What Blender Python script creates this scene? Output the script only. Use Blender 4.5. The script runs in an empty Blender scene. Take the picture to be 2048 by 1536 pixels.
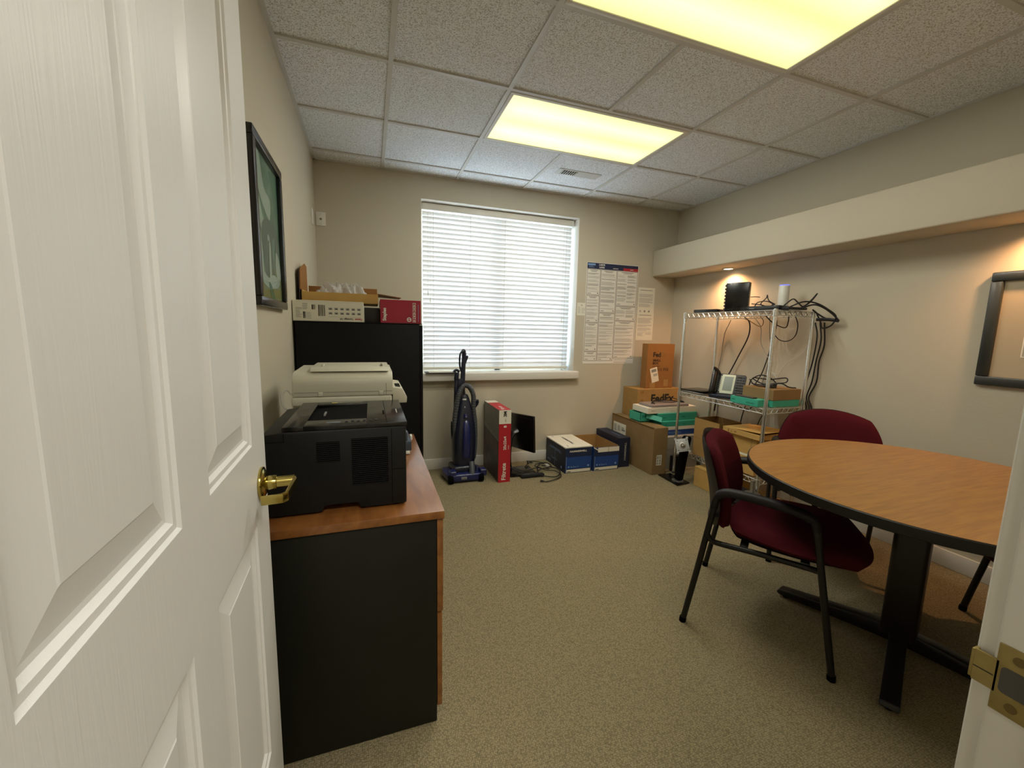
import bpy, bmesh, math, random
from mathutils import Vector, Matrix
PI = math.pi
S = bpy.context.scene
COL = S.collection
rnd = random.Random(7)

# ------------------------------------------------------------------ camera
CX, CY, CZ = 0.3916, -3.6606, 1.2975
FOC = 811.4334
yaw, pitch, roll = 0.3363, -0.1325, 0.0228
cam = bpy.data.cameras.new('camera')
camo = bpy.data.objects.new('camera', cam)
COL.objects.link(camo)
cam.sensor_width = 36.0
cam.lens = 36.0 * FOC / 2048.0
cam.clip_start = 0.02
fw = Vector((math.sin(yaw)*math.cos(pitch), math.cos(yaw)*math.cos(pitch), math.sin(pitch)))
rt = Vector((math.cos(yaw), -math.sin(yaw), 0))
up = rt.cross(fw)
rt2 = math.cos(roll)*rt + math.sin(roll)*up
up2 = -math.sin(roll)*rt + math.cos(roll)*up
camo.matrix_world = Matrix(((rt2.x, up2.x, -fw.x, CX), (rt2.y, up2.y, -fw.y, CY), (rt2.z, up2.z, -fw.z, CZ), (0, 0, 0, 1)))
S.camera = camo

# ------------------------------------------------------------------ world, light, exposure
S.view_settings.view_transform = 'Standard'
S.view_settings.look = 'None'
S.view_settings.gamma = 1.0
S.view_settings.use_curve_mapping = False
S.view_settings.exposure = 0.0
W = bpy.data.worlds.new('sky')
S.world = W
W.use_nodes = True
nt = W.node_tree
bg = nt.nodes['Background']
sky = nt.nodes.new('ShaderNodeTexSky')
sky.sky_type = 'NISHITA'
sky.sun_disc = False
sky.sun_elevation = math.radians(38)
sky.sun_rotation = math.radians(20)
nt.links.new(sky.outputs[0], bg.inputs[0])
bg.inputs[1].default_value = 2.5
sl = bpy.data.lights.new('sun', 'SUN'); sl.energy = 7.0; sl.color = (1.0, 0.94, 0.85); sl.angle = math.radians(1.0)
so = bpy.data.objects.new('sun', sl); so.rotation_euler = (math.radians(-52), 0, math.radians(-25)); COL.objects.link(so)


def area(name, loc, sx, sy, power, col, spread=180, rot=(0, 0, 0)):
    l = bpy.data.lights.new(name, 'AREA')
    l.shape = 'RECTANGLE'; l.size = sx; l.size_y = sy
    l.energy = power; l.color = col; l.spread = math.radians(spread)
    o = bpy.data.objects.new(name, l)
    o.location = loc; o.rotation_euler = rot
    COL.objects.link(o)
    return o


TUBE = (0.99, 0.98, 0.90)
for ty, tw in ((-1.119, 10), (-2.339, 5.6)):            # two tubes behind each prismatic lens
    for dy in (-0.135, 0.135):
        area('troffer_tube', (1.734, ty+dy, 2.566), 1.1, 0.005, tw, TUBE, 180)
area('hall_fill', (0.75, -4.6, 2.566), 1.1, 0.52, 38, TUBE, 170)  # unseen fill lamp, added in the hallway to brighten the open door
for px, py in ((3.40, -0.77), (3.40, -2.62)):
    l = bpy.data.lights.new('puck_light', 'SPOT')
    l.energy = 34 if py > -1 else 25; l.color = (1.0, 0.50, 0.22); l.spot_size = math.radians(150); l.spot_blend = 0.9
    l.shadow_soft_size = 0.02
    o = bpy.data.objects.new('puck_light', l); o.location = (px, py, 1.872)
    COL.objects.link(o)


# ------------------------------------------------------------------ materials
def lin(h):
    h = h.lstrip('#')
    c = [int(h[i:i+2], 16)/255 for i in (0, 2, 4)]
    return tuple(x/12.92 if x <= 0.04045 else ((x+0.055)/1.055)**2.4 for x in c) + (1,)


MATS = {}


def mat(name, col, rough=0.6, metal=0.0, var=0.0, vscale=8.0, bump=0.0, bscale=200.0, spec=0.5,
        emit=None, estr=0.0, stretch=(1, 1, 1), coat=0.0, sheen=0.0, col2=None):
    if name in MATS:
        return MATS[name]
    m = bpy.data.materials.new(name); m.use_nodes = True
    n = m.node_tree; b = n.nodes['Principled BSDF']
    c = lin(col)
    b.inputs['Base Color'].default_value = c
    b.inputs['Roughness'].default_value = rough
    b.inputs['Metallic'].default_value = metal
    b.inputs['Specular IOR Level'].default_value = spec
    b.inputs['Coat Weight'].default_value = coat
    b.inputs['Sheen Weight'].default_value = sheen
    if emit:
        b.inputs['Emission Color'].default_value = lin(emit); b.inputs['Emission Strength'].default_value = estr
    if var or bump:
        tc = n.nodes.new('ShaderNodeTexCoord'); mp = n.nodes.new('ShaderNodeMapping')
        mp.inputs['Scale'].default_value = stretch
        n.links.new(tc.outputs['Object'], mp.inputs[0])
    if var:
        no = n.nodes.new('ShaderNodeTexNoise'); no.inputs['Scale'].default_value = vscale
        no.inputs['Detail'].default_value = 5
        n.links.new(mp.outputs[0], no.inputs['Vector'])
        mx = n.nodes.new('ShaderNodeMix'); mx.data_type = 'RGBA'
        c2 = lin(col2) if col2 else tuple(x*(1-var) for x in c[:3])+(1,)
        c3 = c if col2 else tuple(min(1, x*(1+var)) for x in c[:3])+(1,)
        mx.inputs[6].default_value = c2; mx.inputs[7].default_value = c3
        rp = n.nodes.new('ShaderNodeMapRange'); rp.inputs[1].default_value = 0.3; rp.inputs[2].default_value = 0.7
        n.links.new(no.outputs[0], rp.inputs[0]); n.links.new(rp.outputs[0], mx.inputs[0])
        n.links.new(mx.outputs[2], b.inputs['Base Color'])
    if bump:
        n2 = n.nodes.new('ShaderNodeTexNoise'); n2.inputs['Scale'].default_value = bscale; n2.inputs['Detail'].default_value = 3
        n.links.new(mp.outputs[0], n2.inputs['Vector'])
        bp = n.nodes.new('ShaderNodeBump'); bp.inputs['Strength'].default_value = bump; bp.inputs['Distance'].default_value = 0.002
        n.links.new(n2.outputs[0], bp.inputs['Height']); n.links.new(bp.outputs[0], b.inputs['Normal'])
    MATS[name] = m
    return m


def carpet_mat():
    m = bpy.data.materials.new('loop_carpet'); m.use_nodes = True
    n = m.node_tree; b = n.nodes['Principled BSDF']
    b.inputs['Roughness'].default_value = 0.95; b.inputs['Specular IOR Level'].default_value = 0.1
    tc = n.nodes.new('ShaderNodeTexCoord')
    vo = n.nodes.new('ShaderNodeTexVoronoi'); vo.inputs['Scale'].default_value = 170; vo.inputs['Randomness'].default_value = 0.55
    n.links.new(tc.outputs['Object'], vo.inputs['Vector'])
    no = n.nodes.new('ShaderNodeTexNoise'); no.inputs['Scale'].default_value = 60; no.inputs['Detail'].default_value = 4
    n.links.new(tc.outputs['Object'], no.inputs['Vector'])
    mx = n.nodes.new('ShaderNodeMix'); mx.data_type = 'RGBA'
    mx.inputs[6].default_value = lin('#aa9c7a'); mx.inputs[7].default_value = lin('#766c52')
    rp = n.nodes.new('ShaderNodeMapRange'); rp.inputs[1].default_value = 0.1; rp.inputs[2].default_value = 0.75
    n.links.new(vo.outputs['Distance'], rp.inputs[0]); n.links.new(rp.outputs[0], mx.inputs[0])
    m2 = n.nodes.new('ShaderNodeMix'); m2.data_type = 'RGBA'; m2.blend_type = 'MULTIPLY'; m2.inputs[0].default_value = 0.25
    cr = n.nodes.new('ShaderNodeMapRange'); cr.inputs[1].default_value = 0.3; cr.inputs[2].default_value = 0.7; cr.inputs[3].default_value = 0.75; cr.inputs[4].default_value = 1.15
    n.links.new(no.outputs[0], cr.inputs[0])
    n.links.new(mx.outputs[2], m2.inputs[6]); n.links.new(cr.outputs[0], m2.inputs[7])
    n.links.new(m2.outputs[2], b.inputs['Base Color'])
    bp = n.nodes.new('ShaderNodeBump'); bp.inputs['Strength'].default_value = 0.8; bp.inputs['Distance'].default_value = 0.003; bp.invert = True
    n.links.new(vo.outputs['Distance'], bp.inputs['Height']); n.links.new(bp.outputs[0], b.inputs['Normal'])
    return m


def tile_mat():
    m = bpy.data.materials.new('acoustic_tile'); m.use_nodes = True
    n = m.node_tree; b = n.nodes['Principled BSDF']
    b.inputs['Roughness'].default_value = 0.9; b.inputs['Specular IOR Level'].default_value = 0.15
    tc = n.nodes.new('ShaderNodeTexCoord')
    no = n.nodes.new('ShaderNodeTexNoise'); no.inputs['Scale'].default_value = 190; no.inputs['Detail'].default_value = 6
    n.links.new(tc.outputs['Object'], no.inputs['Vector'])
    rp = n.nodes.new('ShaderNodeValToRGB')
    rp.color_ramp.elements[0].position = 0.36; rp.color_ramp.elements[0].color = lin('#b4b2ab')
    rp.color_ramp.elements[1].position = 0.52; rp.color_ramp.elements[1].color = lin('#f3f6f8')
    n.links.new(no.outputs[0], rp.inputs[0]); n.links.new(rp.outputs[0], b.inputs['Base Color'])
    bp = n.nodes.new('ShaderNodeBump'); bp.inputs['Strength'].default_value = 0.5; bp.inputs['Distance'].default_value = 0.002
    n.links.new(no.outputs[0], bp.inputs['Height']); n.links.new(bp.outputs[0], b.inputs['Normal'])
    return m


def wood_mat(name, c1, c2, scale, axis_stretch, rough=0.35, coat=0.2):
    m = bpy.data.materials.new(name); m.use_nodes = True
    n = m.node_tree; b = n.nodes['Principled BSDF']
    b.inputs['Roughness'].default_value = rough; b.inputs['Coat Weight'].default_value = coat; b.inputs['Coat Roughness'].default_value = 0.3
    tc = n.nodes.new('ShaderNodeTexCoord'); mp = n.nodes.new('ShaderNodeMapping'); mp.inputs['Scale'].default_value = axis_stretch
    n.links.new(tc.outputs['Object'], mp.inputs[0])
    no = n.nodes.new('ShaderNodeTexNoise'); no.inputs['Scale'].default_value = scale; no.inputs['Detail'].default_value = 8; no.inputs['Distortion'].default_value = 0.6
    n.links.new(mp.outputs[0], no.inputs['Vector'])
    rp = n.nodes.new('ShaderNodeValToRGB')
    rp.color_ramp.elements[0].position = 0.35; rp.color_ramp.elements[0].color = lin(c1)
    rp.color_ramp.elements[1].position = 0.65; rp.color_ramp.elements[1].color = lin(c2)
    n.links.new(no.outputs[0], rp.inputs[0]); n.links.new(rp.outputs[0], b.inputs['Base Color'])
    return m


def door_mat():
    m = bpy.data.materials.new('door_paint'); m.use_nodes = True
    n = m.node_tree; b = n.nodes['Principled BSDF']
    b.inputs['Base Color'].default_value = lin('#ebe9e6'); b.inputs['Roughness'].default_value = 0.42
    tc = n.nodes.new('ShaderNodeTexCoord'); mp = n.nodes.new('ShaderNodeMapping'); mp.inputs['Scale'].default_value = (60, 60, 3.0)
    n.links.new(tc.outputs['Object'], mp.inputs[0])
    no = n.nodes.new('ShaderNodeTexNoise'); no.inputs['Scale'].default_value = 1.6; no.inputs['Detail'].default_value = 5; no.inputs['Distortion'].default_value = 1.2
    n.links.new(mp.outputs[0], no.inputs['Vector'])
    bp = n.nodes.new('ShaderNodeBump'); bp.inputs['Strength'].default_value = 0.35; bp.inputs['Distance'].default_value = 0.0012
    n.links.new(no.outputs[0], bp.inputs['Height']); n.links.new(bp.outputs[0], b.inputs['Normal'])
    return m


def mixed_mat(name, kind, col, fac=0.5, rough=0.5):
    """translucent slat, thin glass or thin plastic film"""
    m = bpy.data.materials.new(name); m.use_nodes = True
    n = m.node_tree
    for x in list(n.nodes):
        n.nodes.remove(x)
    out = n.nodes.new('ShaderNodeOutputMaterial'); mx = n.nodes.new('ShaderNodeMixShader')
    if kind == 'slat':
        a = n.nodes.new('ShaderNodeBsdfDiffuse'); t = n.nodes.new('ShaderNodeBsdfTranslucent')
        a.inputs[0].default_value = lin(col); t.inputs[0].default_value = lin(col); mx.inputs[0].default_value = fac
    else:
        a = n.nodes.new('ShaderNodeBsdfTransparent'); t = n.nodes.new('ShaderNodeBsdfGlossy' if kind == 'glass' else 'ShaderNodeBsdfPrincipled')
        if kind == 'glass':
            lw = n.nodes.new('ShaderNodeLayerWeight'); pw = n.nodes.new('ShaderNodeMath'); pw.operation = 'POWER'; pw.inputs[1].default_value = 5.0
            ml = n.nodes.new('ShaderNodeMath'); ml.operation = 'MULTIPLY_ADD'; ml.inputs[1].default_value = 0.45; ml.inputs[2].default_value = 0.03
            n.links.new(lw.outputs['Facing'], pw.inputs[0]); n.links.new(pw.outputs[0], ml.inputs[0])
            n.links.new(ml.outputs[0], mx.inputs[0]); t.inputs['Roughness'].default_value = 0.03
            a.inputs[0].default_value = lin(col)
        else:
            t.inputs['Base Color'].default_value = lin(col); t.inputs['Roughness'].default_value = rough; mx.inputs[0].default_value = fac
    n.links.new(a.outputs[0], mx.inputs[1]); n.links.new(t.outputs[0], mx.inputs[2]); n.links.new(mx.outputs[0], out.inputs[0])
    return m


def troffer_mat():
    """prismatic lens lit by two tubes: brighter along each tube"""
    m = bpy.data.materials.new('troffer_lens'); m.use_nodes = True
    n = m.node_tree; b = n.nodes['Principled BSDF']
    b.inputs['Base Color'].default_value = lin('#d8d6c4'); b.inputs['Roughness'].default_value = 0.4
    tc = n.nodes.new('ShaderNodeTexCoord'); sp = n.nodes.new('ShaderNodeSeparateXYZ')
    n.links.new(tc.outputs['Object'], sp.inputs[0])

    def mth(op, a, bb=None):
        x = n.nodes.new('ShaderNodeMath'); x.operation = op
        for i, v in enumerate((a, bb)):
            if v is None:
                continue
            if isinstance(v, (int, float)):
                x.inputs[i].default_value = v
            else:
                n.links.new(v, x.inputs[i])
        return x.outputs[0]
    ay = mth('ABSOLUTE', sp.outputs[1])
    d = mth('ABSOLUTE', mth('SUBTRACT', ay, 0.135))
    g = mth('MAXIMUM', mth('SUBTRACT', 1.0, mth('MULTIPLY', d, 8.0)), 0.0)
    ax = mth('ABSOLUTE', sp.outputs[0])
    e = mth('MINIMUM', mth('MAXIMUM', mth('MULTIPLY', mth('SUBTRACT', 0.64, ax), 7.0), 0.25), 1.0)
    st = mth('MULTIPLY', mth('ADD', mth('MULTIPLY', mth('MULTIPLY', g, e), 0.55), 0.62), 1.5)
    b.inputs['Emission Color'].default_value = (1.0, 0.96, 0.40, 1)
    n.links.new(st, b.inputs['Emission Strength'])
    # prism texture
    ck = n.nodes.new('ShaderNodeTexVoronoi'); ck.inputs['Scale'].default_value = 220
    n.links.new(tc.outputs['Object'], ck.inputs['Vector'])
    bp = n.nodes.new('ShaderNodeBump'); bp.inputs['Strength'].default_value = 0.4; bp.inputs['Distance'].default_value = 0.002
    n.links.new(ck.outputs[0], bp.inputs['Height']); n.links.new(bp.outputs[0], b.inputs['Normal'])
    return m


CARPET = carpet_mat(); TILE = tile_mat(); DOORP = door_mat()
WALL = mat('wall_paint', '#c6beaa', 0.75, bump=0.25, bscale=90, spec=0.25)
TRIMW = mat('white_trim_paint', '#dedad0', 0.4)
TBAR = mat('ceiling_grid_paint', '#cfcec8', 0.45)
WHITE = mat('white_plastic', '#e2e0d6', 0.4)
SLAT = mixed_mat('blind_slat', 'slat', '#f1f1f1', 0.20)
GLASS = mixed_mat('window_glass', 'glass', '#f3f8f6')
FILM = mixed_mat('plastic_bag_film', 'film', '#e8e6e2', 0.45, 0.25)
LENS = troffer_mat()
BLACK = mat('black_laminate', '#08090d', 0.5, spec=0.25, var=0.1, vscale=20)
CHAR = mat('charcoal_metal', '#181810', 0.5, spec=0.3, var=0.12, vscale=6)
CHERRY = wood_mat('cherry_laminate', '#7a4a22', '#945f2e', 5.0, (6, 1, 6), 0.28, 0.35)
HONEY = wood_mat('honey_oak_laminate', '#8f5f25', '#a7752e', 6.0, (1.2, 14, 3), 0.33, 0.3)
PRINT = mat('printer_black', '#121211', 0.5, spec=0.3)
GLOSSB = mat('gloss_black', '#0d0c0c', 0.26, coat=0.15)
VENTB = mat('vent_slot', '#050505', 0.85, spec=0.1)
BEIGE = mat('beige_plastic', '#cdc8b4', 0.42)
BEIGED = mat('beige_seam', '#7e7a6a', 0.6)
GREYP = mat('grey_plastic', '#7c7d7c', 0.5)
DGREY = mat('dark_grey_plastic', '#393b3c', 0.45)
BRASS = mat('polished_brass', '#bcab62', 0.18, 1.0)
BRASSD = mat('worn_brass', '#94814a', 0.5, 0.5, var=0.12, vscale=60)
CHROME = mat('chrome', '#e6e6e3', 0.24, 0.9)
STEEL = mat('brushed_steel', '#a9a9a6', 0.35, 0.9)
CARD = mat('cardboard', '#a5824f', 0.85, var=0.07, vscale=12, spec=0.15)
CARDD = mat('cardboard_inside', '#8c6b40', 0.9, var=0.07, vscale=12, spec=0.1)
CARDL = mat('light_cardboard', '#c29c5c', 0.85, var=0.06, vscale=12, spec=0.15)
CARDG = mat('brown_kraft', '#8f7550', 0.85, var=0.08, vscale=9, spec=0.15)
CARDO = mat('orange_kraft', '#95693b', 0.8, var=0.05, vscale=9, spec=0.2)
PAPER = mat('white_paper', '#e9e6dc', 0.7)
PAPERW = mat('white_card', '#e7e3d2', 0.6)
INK = mat('black_ink', '#1f1c19', 0.7)
INKG = mat('grey_print', '#8c8982', 0.75)
INKL = mat('light_grey_print', '#b4b1a8', 0.75)
NAVY = mat('navy_print', '#1d2a4c', 0.5)
NAVYD = mat('dark_navy_print', '#1a2136', 0.5)
BLUE = mat('blue_print', '#1c4489', 0.5)
BLUEL = mat('light_blue_print', '#7c9fd0', 0.5)
RED = mat('red_print', '#b5222f', 0.4)
REDD = mat('deep_red_print', '#a31a36', 0.4)
TEAL = mat('teal_card', '#3aa78e', 0.5)
TEALD = mat('dark_teal_print', '#23806d', 0.5)
BROWNL = mat('brown_rule', '#5a4038', 0.7)
VNAVY = mat('vacuum_navy', '#1b2358', 0.3, coat=0.3)
VDARK = mat('vacuum_dark', '#1a1e30', 0.35, coat=0.2)
HOSE = mat('ribbed_hose_grey', '#4b4e52', 0.5)
BURG = mat('burgundy_fabric', '#501820', 0.95, var=0.1, vscale=200, bump=0.4, bscale=900, spec=0.08)
CHFR = mat('chair_frame_black', '#1b1a1a', 0.35, 0.2)
SHELLB = mat('chair_shell_black', '#191417', 0.5, spec=0.3)
TBASE = mat('table_base_brown', '#1c1310', 0.4)
EDGE = mat('table_edge_black', '#120d0a', 0.55)
CABLE = mat('black_cable', '#15151a', 0.5)
CABLEW = mat('white_cable', '#cfcbc0', 0.5)
LCD = mat('lcd_grey_green', '#6f7a6c', 0.25)
LGREEN = mat('faceplate_cream', '#dfe5cf', 0.5)
FRAMEG = mat('dark_frame', '#30332f', 0.35, coat=0.2)
FRAMEB = mat('black_frame', '#1a1b1e', 0.3, coat=0.3)
MATBD = mat('beige_mat_board', '#b3a88f', 0.8)
GLOW = mat('blue_ring', '#6b78ff', 0.4, emit='#6a70ff', estr=1.2)
PUCKG = mat('puck_lens', '#ffe9c8', 0.4, emit='#fff0d2', estr=6.0)


# ------------------------------------------------------------------ mesh builder
class MB:
    def __init__(self):
        self.bm = bmesh.new(); self.mats = []

    def mi(self, m):
        if m not in self.mats:
            self.mats.append(m)
        return self.mats.index(m)

    def _take(self, t, m, M=None):
        i = self.mi(m)
        for f in t.faces:
            f.material_index = i
        if M is not None:
            t.transform(M)
        me = bpy.data.meshes.new('tmp'); t.to_mesh(me); t.free()
        self.bm.from_mesh(me); bpy.data.meshes.remove(me)

    def box(self, x0, x1, y0, y1, z0, z1, m, bev=0.0, seg=2, M=None):
        t = bmesh.new()
        bmesh.ops.create_cube(t, size=1)
        t.transform(Matrix.Translation(((x0+x1)/2, (y0+y1)/2, (z0+z1)/2)) @ Matrix.Diagonal((abs(x1-x0), abs(y1-y0), abs(z1-z0), 1)))
        if bev:
            bmesh.ops.bevel(t, geom=list(t.edges), offset=bev, segments=seg, affect='EDGES', profile=0.5)
        self._take(t, m, M)

    def cyl(self, p0, p1, r, m, r2=None, seg=20, cap=True, M=None, bev=0.0):
        p0 = Vector(p0); p1 = Vector(p1); d = p1-p0
        t = bmesh.new()
        bmesh.ops.create_cone(t, cap_ends=cap, segments=seg, radius1=r, radius2=r if r2 is None else r2, depth=d.length)
        if bev:
            es = [e for e in t.edges if abs(e.verts[0].co.z-e.verts[1].co.z) < 1e-6]
            bmesh.ops.bevel(t, geom=es, offset=bev, segments=2, affect='EDGES', profile=0.5)
        R = d.to_track_quat('Z', 'Y').to_matrix().to_4x4()
        t.transform(Matrix.Translation((p0+p1)/2) @ R)
        self._take(t, m, M)

    def tube(self, pts, r, m, seg=8, sub=6, smooth=True, M=None, cap=True, flat=None):
        P = [Vector(p) for p in pts]
        if smooth and len(P) > 2:
            Q = []
            for i in range(len(P)-1):
                a = P[i-1] if i else P[0]*2-P[1]
                b, c = P[i], P[i+1]
                d = P[i+2] if i+2 < len(P) else P[-1]*2-P[-2]
                for k in range(sub):
                    u = k/sub
                    Q.append(0.5*((2*b)+(c-a)*u+(2*a-5*b+4*c-d)*u*u+(3*b-a-3*c+d)*u**3))
            Q.append(P[-1]); P = Q
        rr = r if callable(r) else (lambda u: r)
        t = bmesh.new(); rings = []
        T = (P[1]-P[0]).normalized()
        N = T.orthogonal().normalized() if flat is None else Vector(flat).normalized()
        for i, p in enumerate(P):
            T2 = (P[min(i+1, len(P)-1)]-P[max(i-1, 0)])
            T2 = T2.normalized() if T2.length > 1e-9 else T
            q = T.rotation_difference(T2); N = (q @ N); N = (N-T2*N.dot(T2)).normalized(); T = T2
            B = T.cross(N); ra = rr(i/(len(P)-1))
            rx, ry = ra if isinstance(ra, tuple) else (ra, ra)
            rings.append([t.verts.new(p+N*math.cos(2*PI*k/seg)*rx+B*math.sin(2*PI*k/seg)*ry) for k in range(seg)])
        for a, b in zip(rings, rings[1:]):
            for k in range(seg):
                t.faces.new((a[k], a[(k+1) % seg], b[(k+1) % seg], b[k]))
        if cap:
            t.faces.new(rings[0][::-1]); t.faces.new(rings[-1])
        self._take(t, m, M)

    def prism(self, pts, z0, z1, m, bev=0.0, seg=2, M=None):
        t = bmesh.new()
        lo = [t.verts.new((x, y, z0)) for x, y in pts]; hi = [t.verts.new((x, y, z1)) for x, y in pts]
        t.faces.new(lo[::-1]); top = t.faces.new(hi); n = len(pts)
        for i in range(n):
            t.faces.new((lo[i], lo[(i+1) % n], hi[(i+1) % n], hi[i]))
        bmesh.ops.recalc_face_normals(t, faces=t.faces)
        if bev:
            bmesh.ops.bevel(t, geom=list(t.edges), offset=bev, segments=seg, affect='EDGES', profile=0.5)
        self._take(t, m, M)

    def lathe(self, prof, m, seg=32, M=None):
        t = bmesh.new(); rings = []
        for r, z in prof:
            rings.append([t.verts.new((max(r, 1e-5)*math.cos(2*PI*k/seg), max(r, 1e-5)*math.sin(2*PI*k/seg), z)) for k in range(seg)])
        for a, b in zip(rings, rings[1:]):
            for k in range(seg):
                t.faces.new((a[k], a[(k+1) % seg], b[(k+1) % seg], b[k]))
        t.faces.new(rings[0][::-1]); t.faces.new(rings[-1])
        self._take(t, m, M)

    def quads(self, vs, fs, m, M=None):
        t = bmesh.new(); V = [t.verts.new(v) for v in vs]
        for f in fs:
            t.faces.new([V[i] for i in f])
        self._take(t, m, M)

    def rect(self, x0, x1, y0, y1, m, M, lift=0.0006):
        self.quads([(x0, y0, lift), (x1, y0, lift), (x1, y1, lift), (x0, y1, lift)], [(0, 1, 2, 3)], m, M)

    def text(self, s, size, m, M, x=0, y=0, lift=0.0008, sx=1.0, bold=0.0, center=False, rot=0.0, spacing=1.0):
        cu = bpy.data.curves.new('t', 'FONT'); cu.body = s; cu.size = size; cu.offset = bold; cu.fill_mode = 'BOTH'; cu.space_character = spacing
        cu.align_x = 'CENTER' if center else 'LEFT'; cu.resolution_u = 3
        o = bpy.data.objects.new('t', cu); COL.objects.link(o)
        dg = bpy.context.evaluated_depsgraph_get()
        me = bpy.data.meshes.new_from_object(o.evaluated_get(dg))
        t = bmesh.new(); t.from_mesh(me)
        bpy.data.objects.remove(o); bpy.data.curves.remove(cu); bpy.data.meshes.remove(me)
        for f in t.faces:
            f.smooth = False
        t.transform(M @ Matrix.Translation((x, y, lift)) @ Matrix.Rotation(rot, 4, 'Z') @ Matrix.Diagonal((sx, 1, 1, 1)))
        self._take(t, m)

    def build(self, name, parent=None, local=False, smooth=True, label=None):
        me = bpy.data.meshes.new(name)
        self.bm.to_mesh(me); self.bm.free()
        for m in self.mats:
            me.materials.append(m)
        if parent is not None and not local:
            me.transform(rootmat(parent).inverted())
        if smooth:
            me.shade_smooth(); me.set_sharp_from_angle(angle=math.radians(35))
        o = bpy.data.objects.new(name, me); COL.objects.link(o)
        if parent is not None:
            o.parent = parent
        if label:
            o['label'] = label
        return o


def rootmat(o):
    while o.parent is not None:
        o = o.parent
    return Matrix.Translation(o.location) @ Matrix.Rotation(o.rotation_euler.z, 4, 'Z')


def tag(o, label, cat, group=None):
    o['label'] = label; o['category'] = cat
    if group:
        o['group'] = group
    return o


def thing(name, label, cat, loc=(0, 0, 0), rz=0.0, group=None):
    o = bpy.data.objects.new(name, None); COL.objects.link(o)
    o.empty_display_size = 0.05
    o.location = loc; o.rotation_euler = (0, 0, rz)
    return tag(o, label, cat, group)


def single(name, mb, label, cat, group=None, smooth=True):
    """a thing that is one mesh; its origin goes to the middle of its base"""
    o = mb.build(name, None, smooth=smooth)
    vs = [v.co for v in o.data.vertices]
    c = Vector(((min(v.x for v in vs)+max(v.x for v in vs))/2, (min(v.y for v in vs)+max(v.y for v in vs))/2, min(v.z for v in vs)))
    o.data.transform(Matrix.Translation(-c)); o.location = c
    return tag(o, label, cat, group)


def struct(name, mb, parent=None, smooth=True):
    o = mb.build(name, parent, smooth=smooth)
    if parent is None:
        o['kind'] = 'structure'
    return o


def copy_tree(o, parent=None):
    c = o.copy(); COL.objects.link(c); c.parent = parent
    for ch in [x for x in bpy.data.objects if x.parent == o]:
        copy_tree(ch, c)
    return c


def fr(o, xd, yd):
    """frame on a surface: origin, reading direction, up direction"""
    xd = Vector(xd).normalized(); yd = Vector(yd).normalized(); z = xd.cross(yd)
    return Matrix(((xd.x, yd.x, z.x, o[0]), (xd.y, yd.y, z.y, o[1]), (xd.z, yd.z, z.z, o[2]), (0, 0, 0, 1)))


def rrect(x0, x1, y0, y1, r, n=5):
    p = []
    for cx, cy, a0 in ((x1-r, y0+r, -PI/2), (x1-r, y1-r, 0), (x0+r, y1-r, PI/2), (x0+r, y0+r, PI)):
        for k in range(n+1):
            a = a0+PI/2*k/n
            p.append((cx+r*math.cos(a), cy+r*math.sin(a)))
    return p


def para(mb, M, x0, x1, y0, y1, pitch, m, th=0.35, ragged=0.4, lift=0.0006):
    """lines of small print filling a rectangle"""
    y = y1-pitch
    while y > y0:
        if rnd.random() > 0.09:
            e = x1-(x1-x0)*ragged*(rnd.random()**3)
            mb.rect(x0, e, y, y+pitch*th, m, M, lift)
        y -= pitch


def barcode(mb, M, x0, x1, y0, y1, m=None):
    x = x0
    while x < x1-0.001:
        w = rnd.choice((0.0012, 0.002, 0.003))
        mb.rect(x, min(x+w, x1), y0, y1, m or INK, M, 0.0009); x += w+rnd.choice((0.0012, 0.0025))


H = 2.577
# ------------------------------------------------------------------ setting
mb = MB(); mb.box(-1.2, 3.62, -5.6, 0.22, -0.1, 0, CARPET); struct('floor', mb, smooth=False)
mb = MB(); mb.box(-0.12, 0, -3.6, 0.22, 0, H+0.1, WALL); struct('wall_left', mb)
mb = MB()
for a in ((0, 0.82, 0, H), (2.325, 3.5, 0, H), (0.82, 2.325, 0, 0.83), (0.82, 2.325, 2.382, H)):
    mb.box(a[0], a[1], 0, 0.22, a[2], a[3], WALL)
struct('wall_back', mb, smooth=False)
mb = MB(); mb.box(3.5, 3.62, -3.6, 0.22, 0, H+0.1, WALL); struct('wall_right', mb)
mb = MB()
for a in ((-1.2, 0.137, 0, H), (0.972, 3.62, 0, H), (0.137, 0.972, 2.07, H)):
    mb.box(a[0], a[1], -3.60, -3.481, a[2], a[3], WALL)
struct('wall_front', mb, smooth=False)
mb = MB()
mb.box(-1.2, -1.1, -5.6, -3.6, 0, H, WALL); mb.box(2.6, 2.7, -5.6, -3.6, 0, H, WALL); mb.box(-1.2, 2.7, -5.7, -5.6, 0, H, WALL)
struct('wall_hallway', mb)
mb = MB(); mb.box(3.2, 3.5, -3.481, 0, 1.885, 2.147, WALL, bev=0.012, seg=3); struct('soffit', mb)

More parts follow.
